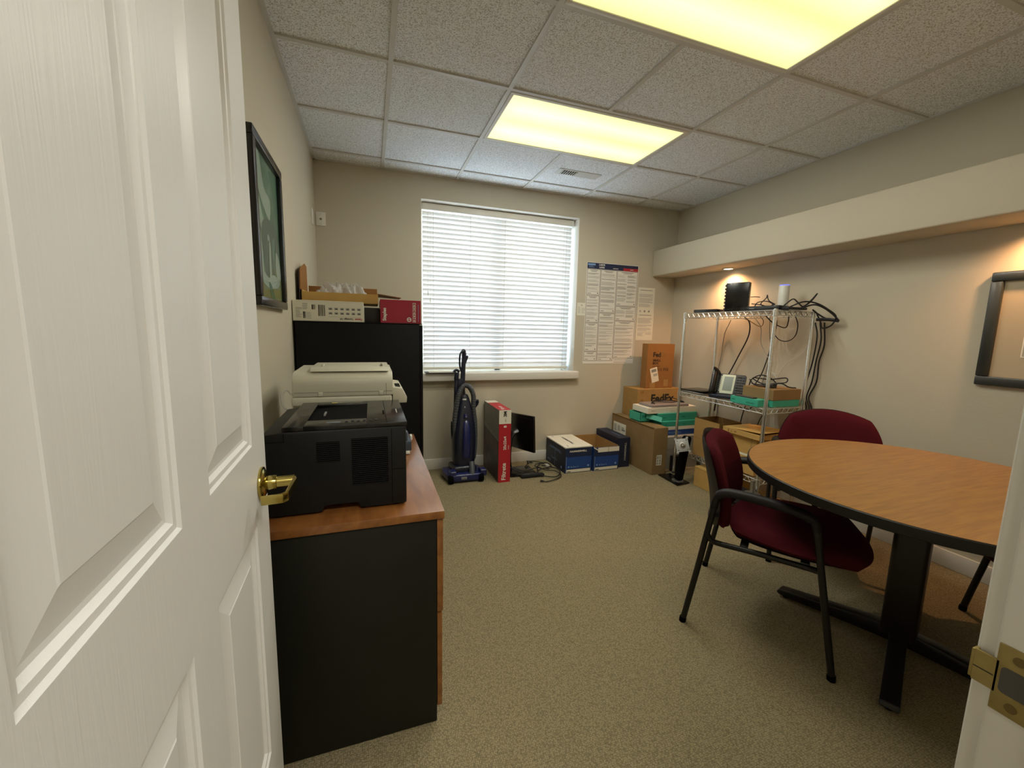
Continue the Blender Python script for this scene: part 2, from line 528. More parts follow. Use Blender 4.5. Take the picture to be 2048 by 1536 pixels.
# ceiling: tiles and the grid that carries them
mb = MB(); mb.box(-1.2, 3.62, -5.7, 0.22, H, H+0.1, TILE)
ceil = struct('ceiling', mb, smooth=False)
mb = MB()
xs = [0.5136+0.61*i for i in range(5)]
ys = [-0.2037-0.61*j for j in range(6)]
for k, x in enumerate(xs):
    runs = ((-3.481, -2.644), (-2.034, -1.424), (-0.814, 0)) if k == 2 else ((-3.481, 0),)   # the lights interrupt one runner
    for a, b in runs:
        mb.box(x-0.012, x+0.012, a, b, H-0.009, H+0.001, TBAR)
for y in ys:
    mb.box(0, 3.5, y-0.012, y+0.012, H-0.0085, H+0.001, TBAR)
mb.box(0, 0.02, -3.481, 0, H-0.009, H+0.001, TBAR); mb.box(3.48, 3.5, -3.481, 0, H-0.009, H+0.001, TBAR)
mb.box(0, 3.5, -0.02, 0, H-0.009, H+0.001, TBAR); mb.box(0, 3.5, -3.481, -3.461, H-0.009, H+0.001, TBAR)
mb.build('ceiling_grid', ceil, smooth=False)

# baseboards
def base(name, x0, x1, y0, y1):
    mb = MB(); mb.box(x0, x1, y0, y1, 0, 0.1, TRIMW, bev=0.004); struct(name, mb)


base('baseboard_back', 0.015, 3.485, -0.015, 0); base('baseboard_left', 0, 0.015, -3.481, 0)
base('baseboard_right', 3.485, 3.5, -3.481, 0); base('baseboard_front', 1.04, 3.485, -3.481, -3.466)

# doorway lining and casing
mb = MB()
mb.box(0.952, 0.972, -3.605, -3.481, 0, 2.07, TRIMW, bev=0.003)
mb.box(0.137, 0.157, -3.605, -3.481, 0, 2.07, TRIMW, bev=0.003)
mb.box(0.157, 0.952, -3.605, -3.481, 2.05, 2.07, TRIMW, bev=0.003)
mb.box(0.938, 0.953, -3.575, -3.53, 0, 2.05, TRIMW, bev=0.002)
t2 = struct('trim_1', mb)
mb = MB()
mb.prism([(0.958, -3.481), (0.958, -3.469), (0.965, -3.4655), (1.02, -3.463), (1.03, -3.481)], 0, 2.12, TRIMW, bev=0.001)
mb.box(0.07, 1.03, -3.481, -3.465, 2.06, 2.13, TRIMW, bev=0.004)
mb.box(0.02, 0.13, -3.481, -3.468, 0, 2.12, TRIMW, bev=0.004)
struct('trim_2', mb)
# strike plate let into the lining, with its curved lip
mb = MB(); Mx = fr((0.9515, -3.484, 0.98), (0, -1, 0), (0, 0, 1))
outl = rrect(0.0, 0.036, -0.034, 0.034, 0.004)
outl = [(0.0, -0.016), (0.0, -0.034), (0.036, -0.034), (0.036, 0.034), (0.0, 0.034), (0.0, 0.016)]
mb.prism(outl, -0.001, 0.0015, BRASSD, M=Mx, bev=0.0005)
mb.box(-0.014, 0.002, -0.016, 0.016, -0.001, 0.0015, BRASSD, M=Mx)
mb.box(-0.017, -0.0135, -0.015, 0.015, -0.008, 0.001, BRASSD, M=Mx, bev=0.001)
mb.rect(-0.014, 0.0, -0.0015, -0.0005, INK, Mx, 0.0018)
mb.prism(rrect(0.004, 0.030, -0.013, 0.013, 0.004), 0.0012, 0.0019, mat('strike_hole', '#4a4640', 0.8), M=Mx)
for yy in (-0.024, 0.024):
    mb.cyl((0.014, yy, 0.001), (0.014, yy, 0.0022), 0.0042, mat('screw_dark', '#6b5a30', 0.5, 0.6), M=Mx, seg=16)
mb.build('strike_plate', t2, label='worn brass strike plate')

# window: lining, sill, frame, glass
mb = MB()
y0, y1 = 0.0006, 0.2
mb.box(0.805, 0.823, y0, y1, 0.9, 2.397, TRIMW, bev=0.004); mb.box(2.322, 2.34, y0, y1, 0.9, 2.397, TRIMW, bev=0.004)
mb.box(0.82, 2.325, y0, y1, 2.379, 2.397, TRIMW, bev=0.002)
win = struct('window_1', mb)
mb = MB(); mb.box(0.79, 2.365, -0.05, 0.2, 0.825, 0.9, TRIMW, bev=0.008, seg=3); mb.build('window_sill', win)
mb = MB()
for a in ((0.82, 0.87, 0.9, 2.382), (2.275, 2.325, 0.9, 2.382), (1.54, 1.60, 0.9, 2.382)):
    mb.box(a[0], a[1], 0.165, 0.205, a[2], a[3], WHITE, bev=0.003)
mb.box(0.87, 2.275, 0.165, 0.205, 0.9, 0.95, WHITE, bev=0.003); mb.box(0.87, 2.275, 0.165, 0.205, 2.33, 2.382, WHITE, bev=0.003)
mb.build('window_frame', win)
mb = MB(); mb.box(0.87, 1.54, 0.183, 0.187, 0.95, 2.33, GLASS); mb.box(1.60, 2.275, 0.183, 0.187, 0.95, 2.33, GLASS)
mb.build('pane', win, smooth=False)

# outside: pale ground and a neighbouring wall
mb = MB(); mb.box(-12, 14, 0.3, 14, -0.4, -0.3, mat('pale_ground', '#d4d6d8', 0.9)); struct('ground', mb)
mb = MB(); mb.box(-6, 1.4, 7.5, 7.8, -0.3, 1.6, mat('tan_stucco', '#b59a80', 0.9)); mb.box(3.0, 9.0, 7.5, 7.8, -0.3, 2.2, MATS['tan_stucco'])
struct('wall_outside', mb)

# horizontal blind
b = thing('window_blind', 'white horizontal slat blind, closed, filling the window', 'blind', (1.565, 0.11, 0.9))
mb = MB(); mb.box(0.835, 2.305, 0.075, 0.135, 2.318, 2.374, WHITE, bev=0.003); mb.build('headrail', b)
mb = MB()
ns = 33; zt, zb = 2.285, 0.965
for i in range(ns):
    zc = zt-(zt-zb)*i/(ns-1)
    # curved slat, its room edge tilted up
    a = math.radians(67+rnd.uniform(-1.2, 1.2)); w = 0.0255
    pr = []
    for k in range(5):
        u = (k/4-0.5)*2
        cz = w*u*math.sin(a)
        bow = 0.0028*(1-u*u)
        pr.append((0.108-w*u*math.cos(a)-bow*math.sin(a), zc+cz))
    xa = 0.842 if i % 2 else 0.840; xb = 2.297 + rnd.uniform(-0.003, 0.003)
    vs = []
    for (yy, zz) in pr:
        vs += [(xa, yy, zz), (xb, yy, zz)]
    for (yy, zz) in pr:
        vs += [(xa, yy+0.0022, zz), (xb, yy+0.0022, zz)]
    fs = []
    for k in range(4):
        fs.append((2*k, 2*k+1, 2*k+3, 2*k+2)); fs.append((10+2*k+2, 10+2*k+3, 10+2*k+1, 10+2*k))
    fs += [(0, 10, 11, 1), (8, 9, 19, 18)]
    mb.quads(vs, fs, SLAT)
mb.build('slats', b)
mb = MB(); mb.box(0.842, 2.297, 0.088, 0.132, 0.918, 0.942, WHITE, bev=0.004); mb.build('bottom_rail', b)
for x in (0.935, 1.27, 1.60, 2.235):
    mb = MB(); mb.cyl((x, 0.082, 0.94), (x, 0.082, 2.31), 0.0011, INKL, seg=6); mb.build('ladder_cord', b)
mb = MB(); mb.cyl((0.885, 0.068, 1.62), (0.885, 0.068, 2.32), 0.0012, WHITE, seg=6); mb.cyl((0.905, 0.068, 1.56), (0.905, 0.068, 2.32), 0.0012, WHITE, seg=6)
mb.cyl((0.885, 0.068, 1.585), (0.885, 0.068, 1.625), 0.006, WHITE, r2=0.003, seg=10); mb.cyl((0.905, 0.068, 1.525), (0.905, 0.068, 1.565), 0.006, WHITE, r2=0.003, seg=10)
mb.build('pull_cord', b)
mb = MB(); mb.cyl((2.20, 0.066, 1.42), (2.20, 0.066, 2.31), 0.0012, WHITE, seg=6); mb.cyl((2.20, 0.066, 1.38), (2.20, 0.066, 1.42), 0.006, WHITE, r2=0.003, seg=10)
mb.build('tilt_cord', b)

# ------------------------------------------------------------------ open door with four raised panels
D = 0.187
nrm = Vector((1, 0.036, 0)).normalized(); al = Vector((-0.036, 1, 0)).normalized()
edge = Vector((CX, CY, 0))-nrm*D+al*(5.30*D)
DW = 0.81
dM = fr((edge.x, edge.y, 0), -al, (0, 0, 1))      # x runs from the latch edge to the hinge, z out of the seen face
dM = Matrix(((-al.x, 0, nrm.x, edge.x), (-al.y, 0, nrm.y, edge.y), (0, 1, 0, 0), (0, 0, 0, 1)))
mb = MB()
px = [(0.111, 0.357), (0.453, 0.699)]; pz = [(0.395, 0.905), (1.066, 1.91)]
t = bmesh.new()
gx = [0, px[0][0], px[0][1], px[1][0], px[1][1], DW]; gz = [0.012, pz[0][0], pz[0][1], pz[1][0], pz[1][1], 2.04]
V = {}
def vv(x, z, d=0.0):
    k = (round(x, 5), round(z, 5), round(d, 5))
    if k not in V:
        V[k] = t.verts.new((x, z, d))
    return V[k]
for i in range(5):
    for j in range(5):
        if i in (1, 3) and j in (1, 3):
            x0, x1, z0, z1 = gx[i], gx[i+1], gz[j], gz[j+1]
            rings = [(0, 0), (0.004, -0.0035), (0.011, -0.004), (0.016, -0.009), (0.021, -0.0095), (0.052, -0.0035), (0.054, -0.0025)]
            prev = None
            for off, dep in rings:
                r = [vv(x0+off, z0+off, dep), vv(x1-off, z0+off, dep), vv(x1-off, z1-off, dep), vv(x0+off, z1-off, dep)]
                if prev:
                    for k in range(4):
                        t.faces.new((prev[k], prev[(k+1) % 4], r[(k+1) % 4], r[k]))
                prev = r
            t.faces.new(prev)
        else:
            t.faces.new((vv(gx[i], gz[j]), vv(gx[i+1], gz[j]), vv(gx[i+1], gz[j+1]), vv(gx[i], gz[j+1])))
# body behind the face
B0 = [t.verts.new((x, z, -0.035)) for x, z in ((0, 0.012), (DW, 0.012), (DW, 2.04), (0, 2.04))]
t.faces.new(B0[::-1])
def strip(pts, a, bq):
    t.faces.new([a]+[V[(round(x, 5), round(z, 5), 0.0)] for x, z in pts]+[bq])
strip([(x, 0.012) for x in gx], B0[0], B0[1]); strip([(DW, z) for z in gz], B0[1], B0[2])
strip([(x, 2.04) for x in gx[::-1]], B0[2], B0[3]); strip([(0, z) for z in gz[::-1]], B0[3], B0[0])
bmesh.ops.recalc_face_normals(t, faces=t.faces)
mb._take(t, DOORP, dM)
door = mb.build('door_1', None, smooth=False)
door['kind'] = 'structure'
# lever handle: rose, neck and a lever that turns back to the door
mb = MB()
lx, lz = 0.058, 0.972
mb.cyl((lx, lz, 0), (lx, lz, 0.006), 0.034, BRASS, seg=40, M=dM, bev=0.002)
mb.cyl((lx, lz, 0.006), (lx, lz, 0.012), 0.030, BRASS, r2=0.02, seg=40, M=dM)
mb.cyl((lx, lz, 0.010), (lx, lz, 0.030), 0.0145, BRASS, seg=28, M=dM, bev=0.002)
mb.cyl((lx, lz, 0.030), (lx, lz, 0.062), 0.0115, BRASS, seg=28, M=dM)
hd = mb.build('door_handle', door, label='polished brass lever handle')
mb = MB()
prof = [(lx-0.012, 0.062), (lx+0.012, 0.068), (lx+0.088, 0.062), (lx+0.098, 0.054), (lx+0.100, 0.018), (lx+0.096, 0.018), (lx+0.093, 0.049), (lx+0.086, 0.056), (lx+0.012, 0.060), (lx-0.012, 0.056)]
mb.prism(prof, -0.009, 0.009, BRASS, M=dM @ Matrix(((1, 0, 0, 0), (0, 0, 1, lz), (0, 1, 0, 0), (0, 0, 0, 1))), bev=0.0012)
mb.build('lever', hd)

# ------------------------------------------------------------------ ceiling fixtures
def troffer(cx, cy, label):
    t = thing('troffer_light', label, 'ceiling light', (cx, cy, H-0.012), 0, 'recessed ceiling lights')
    mb = MB()
    x0, x1, y0, y1 = -0.597, 0.597, -0.292, 0.292
    for a in ((x0, x1, y0, y0+0.022), (x0, x1, y1-0.022, y1), (x0, x0+0.022, y0+0.022, y1-0.022), (x1-0.022, x1, y0+0.022, y1-0.022)):
        mb.box(a[0], a[1], a[2], a[3], 0.0, 0.0115, WHITE, bev=0.002)
    mb.build('lamp_frame', t, local=True)
    mb = MB(); mb.box(x0+0.022, x1-0.022, y0+0.022, y1-0.022, 0.004, 0.008, LENS)
    mb.build('diffuser', t, local=True)
    return t


troffer(1.734, -1.119, 'lit rectangular ceiling light panel, the one nearer the window')
troffer(1.734, -2.339, 'lit rectangular ceiling light panel nearest the doorway, cut by the photo top')

t = thing('ceiling_vent', 'small white louvred air vent set in a ceiling tile', 'vent', (2.03, -0.50, H-0.006))
mb = MB()
mb.box(-0.19, 0.19, -0.055, 0.055, 0.002, 0.006, TBAR, bev=0.001); mb.build('vent_plate', t, local=True)
mb = MB(); mb.box(-0.15, -0.02, -0.035, 0.035, 0.0005, 0.002, VENTB)
for k in range(7):
    mb.box(-0.15+0.0195*k, -0.144+0.0195*k, -0.035, 0.035, -0.002, 0.002, WHITE)
mb.build('louvre', t, local=True)

for k, (px, py, lab) in enumerate(((3.42, -0.77, 'small round warm downlight under the soffit above the wire shelves'),
                                   (3.42, -2.62, 'small round warm downlight under the soffit above the right wall picture'))):
    t = thing('puck_lamp', lab, 'downlight', (px, py, 1.876), 0, 'round downlights under the soffit')
    mb = MB(); mb.lathe([(0.05, 0.009), (0.052, 0.004), (0.046, 0.0), (0.036, 0.001), (0.035, 0.009)], CHROME, 32); mb.build('lamp_rim', t, local=True)
    mb = MB(); mb.cyl((0, 0, 0.0035), (0, 0, 0.006), 0.036, PUCKG, seg=28); mb.build('lamp_lens', t, local=True)

# ------------------------------------------------------------------ pictures, plates and papers on the walls
t = thing('framed_picture', 'tall black framed picture in greens and greys on the left wall', 'picture', (0.0, -1.70, 1.366))
PX = fr((0.0, -1.945, 1.366), (0, 1, 0), (0, 0, 1)); PW, PH = 0.49, 0.62
mb = MB()
for a in ((0, PW, 0, 0.035), (0, PW, PH-0.035, PH), (0, 0.035, 0.035, PH-0.035), (PW-0.035, PW, 0.035, PH-0.035)):
    mb.box(a[0], a[1], a[2], a[3], 0.0, 0.024, FRAMEB, bev=0.005, M=PX)
mb.build('picture_frame', t)
mb = MB()
gd = mat('paint_dark_green', '#3b6b57', 0.5, var=0.25, vscale=9, col2='#86a391')
gg = mat('paint_grey', '#c2cac2', 0.5); gk = mat('paint_slate', '#5c6a64', 0.5); gy = mat('paint_olive', '#8f9160', 0.5); gt = mat('paint_teal', '#3c7c66', 0.5)
mb.box(0.03, PW-0.03, 0.03, PH-0.03, 0.002, 0.006, gd, M=PX)
def blob(pts, m, lift):
    P = [Vector((a, b2, 0)) for a, b2 in pts]; Q = []
    n = len(P)
    for i in range(n):
        a, b2, c, d = P[i-1], P[i], P[(i+1) % n], P[(i+2) % n]
        for k in range(5):
            u = k/5
            Q.append(0.5*((2*b2)+(c-a)*u+(2*a-5*b2+4*c-d)*u*u+(3*b2-a-3*c+d)*u**3))
    Q = [Vector((min(max(v.x, 0.035), PW-0.035), min(max(v.y, 0.035), PH-0.035), 0)) for v in Q]
    mb.quads([(v.x, v.y, lift) for v in Q], [tuple(range(len(Q)))], m, PX)
blob([(0.03, 0.03), (0.46, 0.03), (0.46, 0.14), (0.3, 0.17), (0.18, 0.13), (0.03, 0.19)], gy, 0.0066)
blob([(0.08, 0.56), (0.15, 0.57), (0.2, 0.47), (0.3, 0.44), (0.28, 0.36), (0.2, 0.38), (0.1, 0.45)], gg, 0.0070)
blob([(0.07, 0.44), (0.12, 0.4), (0.17, 0.34), (0.26, 0.31), (0.25, 0.27), (0.14, 0.29), (0.05, 0.38)], gg, 0.0072)
blob([(0.14, 0.32), (0.36, 0.36), (0.36, 0.31), (0.3, 0.27), (0.33, 0.12), (0.29, 0.12), (0.27, 0.27), (0.22, 0.28), (0.22, 0.12), (0.17, 0.12)], gk, 0.0074)
blob([(0.37, 0.34), (0.42, 0.3), (0.42, 0.16), (0.38, 0.1), (0.36, 0.2)], gk, 0.0074)
blob([(0.06, 0.3), (0.12, 0.26), (0.13, 0.12), (0.08, 0.1), (0.04, 0.2)], gg, 0.0070)
blob([(0.24, 0.26), (0.27, 0.25), (0.26, 0.12), (0.23, 0.13)], gg, 0.0078)
blob([(0.36, 0.24), (0.42, 0.22), (0.45, 0.15), (0.4, 0.12), (0.35, 0.16)], gg, 0.0079)
blob([(0.04, 0.16), (0.2, 0.12), (0.3, 0.14), (0.42, 0.12), (0.36, 0.09), (0.2, 0.08), (0.1, 0.1)], gg, 0.0080)
blob([(0.2, 0.1), (0.25, 0.09), (0.31, 0.04), (0.25, 0.035)], gt, 0.0083)
blob([(0.3, 0.56), (0.44, 0.55), (0.44, 0.42), (0.38, 0.4), (0.36, 0.5)], gt, 0.0066)
blob([(0.05, 0.57), (0.1, 0.54), (0.11, 0.5), (0.07, 0.48), (0.045, 0.52)], gk, 0.0075)
mb.build('artwork', t, smooth=False)
mb = MB(); mb.box(0.033, PW-0.033, 0.033, PH-0.033, 0.011, 0.013, GLASS, M=PX); mb.build('glazing', t, smooth=False)

t = thing('framed_picture', 'dark framed picture with wide beige mat on the right wall', 'picture', (3.5, -2.74, 1.062))
PX = fr((3.5, -2.418, 1.062), (0, -1, 0), (0, 0, 1)); PW, PH = 0.64, 0.59
mb = MB()
for a in ((0, PW, 0, 0.048), (0, PW, PH-0.048, PH), (0, 0.048, 0.048, PH-0.048), (PW-0.048, PW, 0.048, PH-0.048)):
    mb.box(a[0], a[1], a[2], a[3], 0.0, 0.026, FRAMEG, bev=0.007, M=PX)
mb.build('picture_frame', t)
mb = MB(); mb.box(0.045, PW-0.045, 0.045, PH-0.045, 0.002, 0.008, MATBD, M=PX)
mb.box(0.146, 0.494, 0.155, 0.44, 0.008, 0.009, PAPER, M=PX); mb.box(0.151, 0.489, 0.16, 0.435, 0.009, 0.0095, mat('print_grey', '#a9a493', 0.6), M=PX)
mb.build('artwork', t, smooth=False)

def plate(name, label, cat, M, w, h, dot=True):
    mb = MB(); mb.box(-w/2, w/2, -h/2, h/2, 0, 0.006, WHITE, bev=0.0025, M=M)
    for yy in (-h*0.36, h*0.36):
        mb.cyl((0, yy, 0.006), (0, yy, 0.0068), 0.003, INKL, M=M, seg=12)
    if dot:
        mb.cyl((0, 0, 0.006), (0, 0, 0.012), 0.006, BRASSD, M=M, seg=16); mb.cyl((0, 0, 0.006), (0, 0, 0.008), 0.009, INKG, M=M, seg=6)
    return single(name, mb, label, cat)
plate('cable_plate', 'white cable socket plate high on window wall near left corner', 'wall plate', fr((0.043, 0, 2.13), (1, 0, 0), (0, 0, 1)), 0.07, 0.105)
plate('blank_plate', 'white blank wall plate on left wall beside the corner', 'wall plate', fr((0, -0.185, 2.10), (0, 1, 0), (0, 0, 1)), 0.075, 0.115, False)

# labour law poster
mb = MB(); MX = fr((2.4265, -0.001, 0.973), (1, 0, 0), (0, 0, 1)); pw, ph = 0.603, 1.008
mb.box(0, pw, 0, ph, 0, 0.001, PAPER, M=MX)
L = 0.0012
mb.rect(0.005, pw-0.005, ph-0.062, ph-0.004, NAVY, MX, L)
mb.rect(0.42, pw-0.005, ph-0.062, ph-0.034, RED, MX, L+0.0003)
mb.text('LABOR', 0.022, PAPER, MX, 0.135, ph-0.027, L+0.0006, bold=0.0008)
mb.text('LAWS', 0.022, PAPER, MX, 0.14, ph-0.052, L+0.0006, bold=0.0008)
mb.rect(0.012, 0.095, ph-0.03, ph-0.012, BLUEL, MX, L+0.0004); para(mb, fr((2.4265, -0.0026, 0.973), (1, 0, 0), (0, 0, 1)), 0.02, 0.09, ph-0.056, ph-0.03, 0.009, BLUEL)
mb.rect(0.30, 0.36, ph-0.050, ph-0.042, INKL, MX, L+0.0006); mb.rect(0.50, 0.54, ph-0.052, ph-0.044, INKL, MX, L+0.0006)
def sheet(x0, x1, z0, z1, title=True, cols=1):
    w = 0.0016
    for a in ((x0, x1, z0, z0+w), (x0, x1, z1-w, z1), (x0, x0+w, z0, z1), (x1-w, x1, z0, z1)):
        mb.rect(a[0]-0.001, a[1]+0.001, a[2]-0.001, a[3]+0.001, BROWNL, MX, L)
    if title:
        for k in range(2):
            q = (x1-x0)*(0.2+0.08*k)
            mb.rect(x0+q, x1-q, z1-0.014-k*0.010, z1-0.009-k*0.010, INKG, MX, L+0.0003)
    cw = (x1-x0-0.012)/cols
    for c in range(cols):
        xx = x0+0.008+c*cw
        y = z1-0.034
        while y > z0+0.034:
            hh = rnd.choice((0.02, 0.028, 0.04))
            hh = min(hh, y-(z0+0.03))
            if hh > 0.008:
                para(mb, MX, xx, xx+cw-0.008, y-hh, y, 0.0062, INKL if rnd.random() < 0.6 else INKG, 0.45, 0.5, 0.0016)
            y -= hh+0.009
    mb.cyl((x1-0.022, z0+0.018, L), (x1-0.022, z0+0.018, L+0.0003), 0.007, INKG, M=MX, seg=14)
    mb.rect(x0+0.012, x0+0.05, z0+0.012, z0+0.018, INKG, MX, L)
hz = ph-0.066
sheet(0.008, 0.155, hz-0.25, hz); sheet(0.008, 0.155, hz-0.522, hz-0.258); sheet(0.008, 0.155, hz-0.812, hz-0.53); sheet(0.008, 0.155, 0.03, hz-0.82)
sheet(0.163, 0.345, hz-0.42, hz); sheet(0.163, 0.345, 0.03, hz-0.428, True, 1)
sheet(0.353, pw-0.008, hz-0.345, hz, True, 2); sheet(0.353, pw-0.008, hz-0.495, hz-0.353, True, 2); sheet(0.353, pw-0.008, 0.055, hz-0.503)
para(mb, MX, 0.36, 0.59, 0.012, 0.048, 0.012, INKG, lift=0.0016)
single('poster', mb, 'large labor law poster with blue and red header beside the window', 'poster', smooth=False)

def notice(x0, x1, z0, z1, label, seals=True, y=-0.001):
    mb = MB(); M = fr((x0, y, z0), (1, 0, 0), (0, 0, 1)); w, h = x1-x0, z1-z0
    mb.box(0, w, 0, h, 0, 0.0008, PAPERW, M=M)
    mb.rect(w*0.12, w*0.85, h-0.03, h-0.024, INKG, M, 0.001)
    para(mb, M, 0.014, w-0.02, h*0.28, h-0.045, 0.0085, INKL, 0.45, 0.4, 0.0012)
    if seals:
        for k in range(3):
            mb.cyl((w*(0.18+0.26*k), 0.032, 0.001), (w*(0.18+0.26*k), 0.032, 0.0013), 0.011, INKG if k else INKL, M=M, seg=16)
    else:
        para(mb, M, 0.014, w*0.45, 0.03, h*0.27, 0.0085, INKL, 0.45, 0.4, 0.0012); para(mb, M, w*0.55, w-0.02, 0.06, h*0.27, 0.0085, INKL, 0.45, 0.4, 0.0012)
    single('notice_sheet', mb, label, 'notice', 'notices beside the poster', smooth=False)
notice(3.044, 3.252, 1.492, 1.768, 'printed notice sheet with round seals at top right of poster', True, -0.0022)
notice(3.046, 3.256, 1.222, 1.510, 'printed notice sheet without seals hanging lowest right of poster', False)
mb = MB(); M = fr((2.337, -0.001, 1.457), (1, 0, 0), (0, 0, 1)); mb.box(0, 0.1, 0, 0.124, 0, 0.0008, PAPERW, M=M)
mb.cyl((0.05, 0.1, 0.0008), (0.05, 0.1, 0.0012), 0.008, INKL, M=M, seg=14); para(mb, M, 0.01, 0.04, 0.02, 0.09, 0.011, INKL, lift=0.0012); para(mb, M, 0.05, 0.09, 0.02, 0.08, 0.011, INKL, lift=0.0012)
single('notice_card', mb, 'small white card taped between window and labor law poster', 'notice', smooth=False)

# clipboard with papers on the sill
t = thing('clipboard', 'dark clipboard holding white papers on left end of the sill', 'clipboard', (0.98, -0.005, 0.9))
mb = MB(); mb.box(0.845, 1.105, -0.07, 0.055, 0.9005, 0.906, DGREY, bev=0.001); mb.build('backing_board', t)
mb = MB(); mb.box(0.875, 1.085, -0.062, 0.05, 0.9065, 0.9105, PAPER, bev=0.0005); mb.box(0.895, 1.075, -0.055, 0.045, 0.911, 0.914, PAPERW); mb.build('paper_sheets', t)

# ------------------------------------------------------------------ wooden topped file cabinet
t = thing('filing_cabinet', 'charcoal two drawer filing cabinet with cherry wood top under the printers', 'filing cabinet', (0.30, -1.99, 0))
CY0, CY1 = -2.462, -1.53
mb = MB(); mb.box(0.012, 0.574, CY0, CY1, 0.0, 0.716, CHAR, bev=0.004); mb.build('cabinet_body', t)
mb = MB(); mb.box(0.006, 0.596, CY0-0.013, CY1+0.013, 0.716, 0.741, CHERRY, bev=0.002); mb.build('cabinet_top', t)
for z0, z1, ext in ((0.395, 0.714, 0.0), (0.056, 0.388, -0.003)):
    mb = MB(); mb.box(0.575, 0.594+ext, CY0+0.002, CY1-0.002, z0, z1, CHERRY, bev=0.0015); dr = mb.build('drawer', t)
    mb = MB(); zc = z1-0.06
    mb.tube([(0.594, -2.05, zc), (0.615, -2.045, zc), (0.615, -1.95, zc), (0.594, -1.945, zc)], 0.004, STEEL, smooth=False); mb.build('drawer_handle', dr)

# tall black cabinet
t = thing('storage_cabinet', 'tall black storage cabinet between filing cabinet and window wall', 'cabinet', (0.345, -0.92, 0))
mb = MB(); mb.box(0.012, 0.665, -1.22, -0.60, 0.0, 1.316, BLACK, bev=0.003); mb.build('cabinet_body', t)
mb = MB(); mb.box(0.008, 0.680, -1.223, -0.597, 1.3165, 1.3205, BLACK, bev=0.001); mb.build('cabinet_top', t)
for y0, y1 in ((-1.219, -0.912), (-0.908, -0.601)):
    mb = MB(); mb.box(0.6665, 0.682, y0, y1, 0.03, 1.312, BLACK, bev=0.002); dr = mb.build('door', t)
    yy = y1-0.03 if y1 < -0.8 else y0+0.03
    mb = MB(); mb.box(0.682, 0.690, yy-0.006, yy+0.006, 0.62, 0.74, STEEL, bev=0.003); mb.build('handle', dr)
TOPZ = 1.3208

# ------------------------------------------------------------------ black laser printer
t = thing('laser_printer', 'black laser printer on front end of the filing cabinet', 'printer', (0.29, -2.2, 0.741))
X0, X1, Y0, Y1 = 0.096, 0.489, -2.40, -2.005
side = [(X0, 0.748), (X0+0.15, 0.748), (X0+0.157, 0.766), (X0+0.248, 0.766), (X0+0.258, 0.748), (X1, 0.748), (X1, 0.998), (X0+0.065, 0.998), (X0, 0.990)]
PS = Matrix(((1, 0, 0, 0), (0, 0, -1, 0), (0, 1, 0, 0), (0, 0, 0, 1)))   # profile drawn in x,z, pushed along -y
mb = MB(); mb.prism(side, -Y1, -Y0, PRINT, M=PS, bev=0.006)
for x, y in ((X0+0.03, Y0+0.03), (X0+0.03, Y1-0.03), (X1-0.03, Y0+0.03), (X1-0.03, Y1-0.03)):
    mb.cyl((x, y, 0.7412), (x, y, 0.749), 0.012, VENTB, seg=12)
# seams of the front cover and rear door
F = fr((0, Y0, 0), (1, 0, 0), (0, 0, 1))
mb.rect(X1-0.044, X1-0.0425, 0.752, 0.99, VENTB, F); mb.rect(X1-0.043, X1-0.004, 0.862, 0.8635, VENTB, F)
mb.rect(X0+0.004, X0+0.058, 0.968, 0.9695, VENTB, F); mb.rect(X0+0.0565, X0+0.058, 0.968, 0.992, VENTB, F)
mb.build('printer_body', t)
for x0, x1, z0, z1, n in ((0.236, 0.299, 0.899, 0.962, 11), (0.331, 0.435, 0.822, 0.967, 24)):
    mb = MB(); mb.rect(x0, x1, z0, z1, VENTB, F, 0.0005)
    for k in range(n):
        zz = z0+(z1-z0)*(k+0.5)/n
        mb.box(x0, x1, zz-0.0011, zz+0.0011, 0.0006, 0.003, PRINT, M=F)
    mb.build('vent_grille', t)
mb = MB()
topo = rrect(0.150, X1+0.003, Y0-0.003, Y1+0.002, 0.012)
hole = (0.205, 0.375, -2.325, -2.06)
# gloss top plate built as four strips around the paper well
for a in ((0.150, hole[0], Y0-0.003, Y1), (hole[1], X1+0.003, Y0-0.003, Y1), (hole[0], hole[1], Y0-0.003, hole[2]), (hole[0], hole[1], hole[3], Y1)):
    mb.box(a[0], a[1], a[2], a[3], 0.9985, 1.011, GLOSSB, bev=0.0012)
mb.build('top_panel', t)
mb = MB()
mb.quads([(hole[0], hole[2], 0.999), (hole[0], hole[3], 0.999), (hole[1], hole[3], 1.010), (hole[1], hole[2], 1.010)], [(0, 1, 2, 3)], VENTB)
mb.box(hole[0]+0.035, hole[0]+0.041, -2.22, -2.17, 1.001, 1.0075, GREYP, bev=0.001)
mb.build('output_tray', t, smooth=False)
mb = MB()
T = fr((0, 0, 1.011), (1, 0, 0), (0, 1, 0))
mb.rect(0.262, 0.302, -2.376, -2.352, mat('small_lcd', '#59616b', 0.25), T)
for k in range(6):
    mb.cyl((0.318+0.017*k, -2.364+0.006*(k % 2), 1.011), (0.318+0.017*k, -2.364+0.006*(k % 2), 1.014), 0.0042, DGREY, seg=12)
mb.box(0.424, 0.430, -2.27, -2.215, 1.011, 1.0125, VENTB); mb.box(0.468, 0.472, -2.26, -2.2, 1.011, 1.013, INKL, bev=0.001)
mb.rect(0.432, 0.4335, Y0, Y1-0.01, VENTB, T)
mb.rect(0.25, 0.27, -2.034, -2.022, mat('yellow_sticker', '#d8c46a', 0.5), T); para(mb, T, 0.272, 0.36, -2.034, -2.020, 0.006, INKL)
mb.build('control_panel', t)

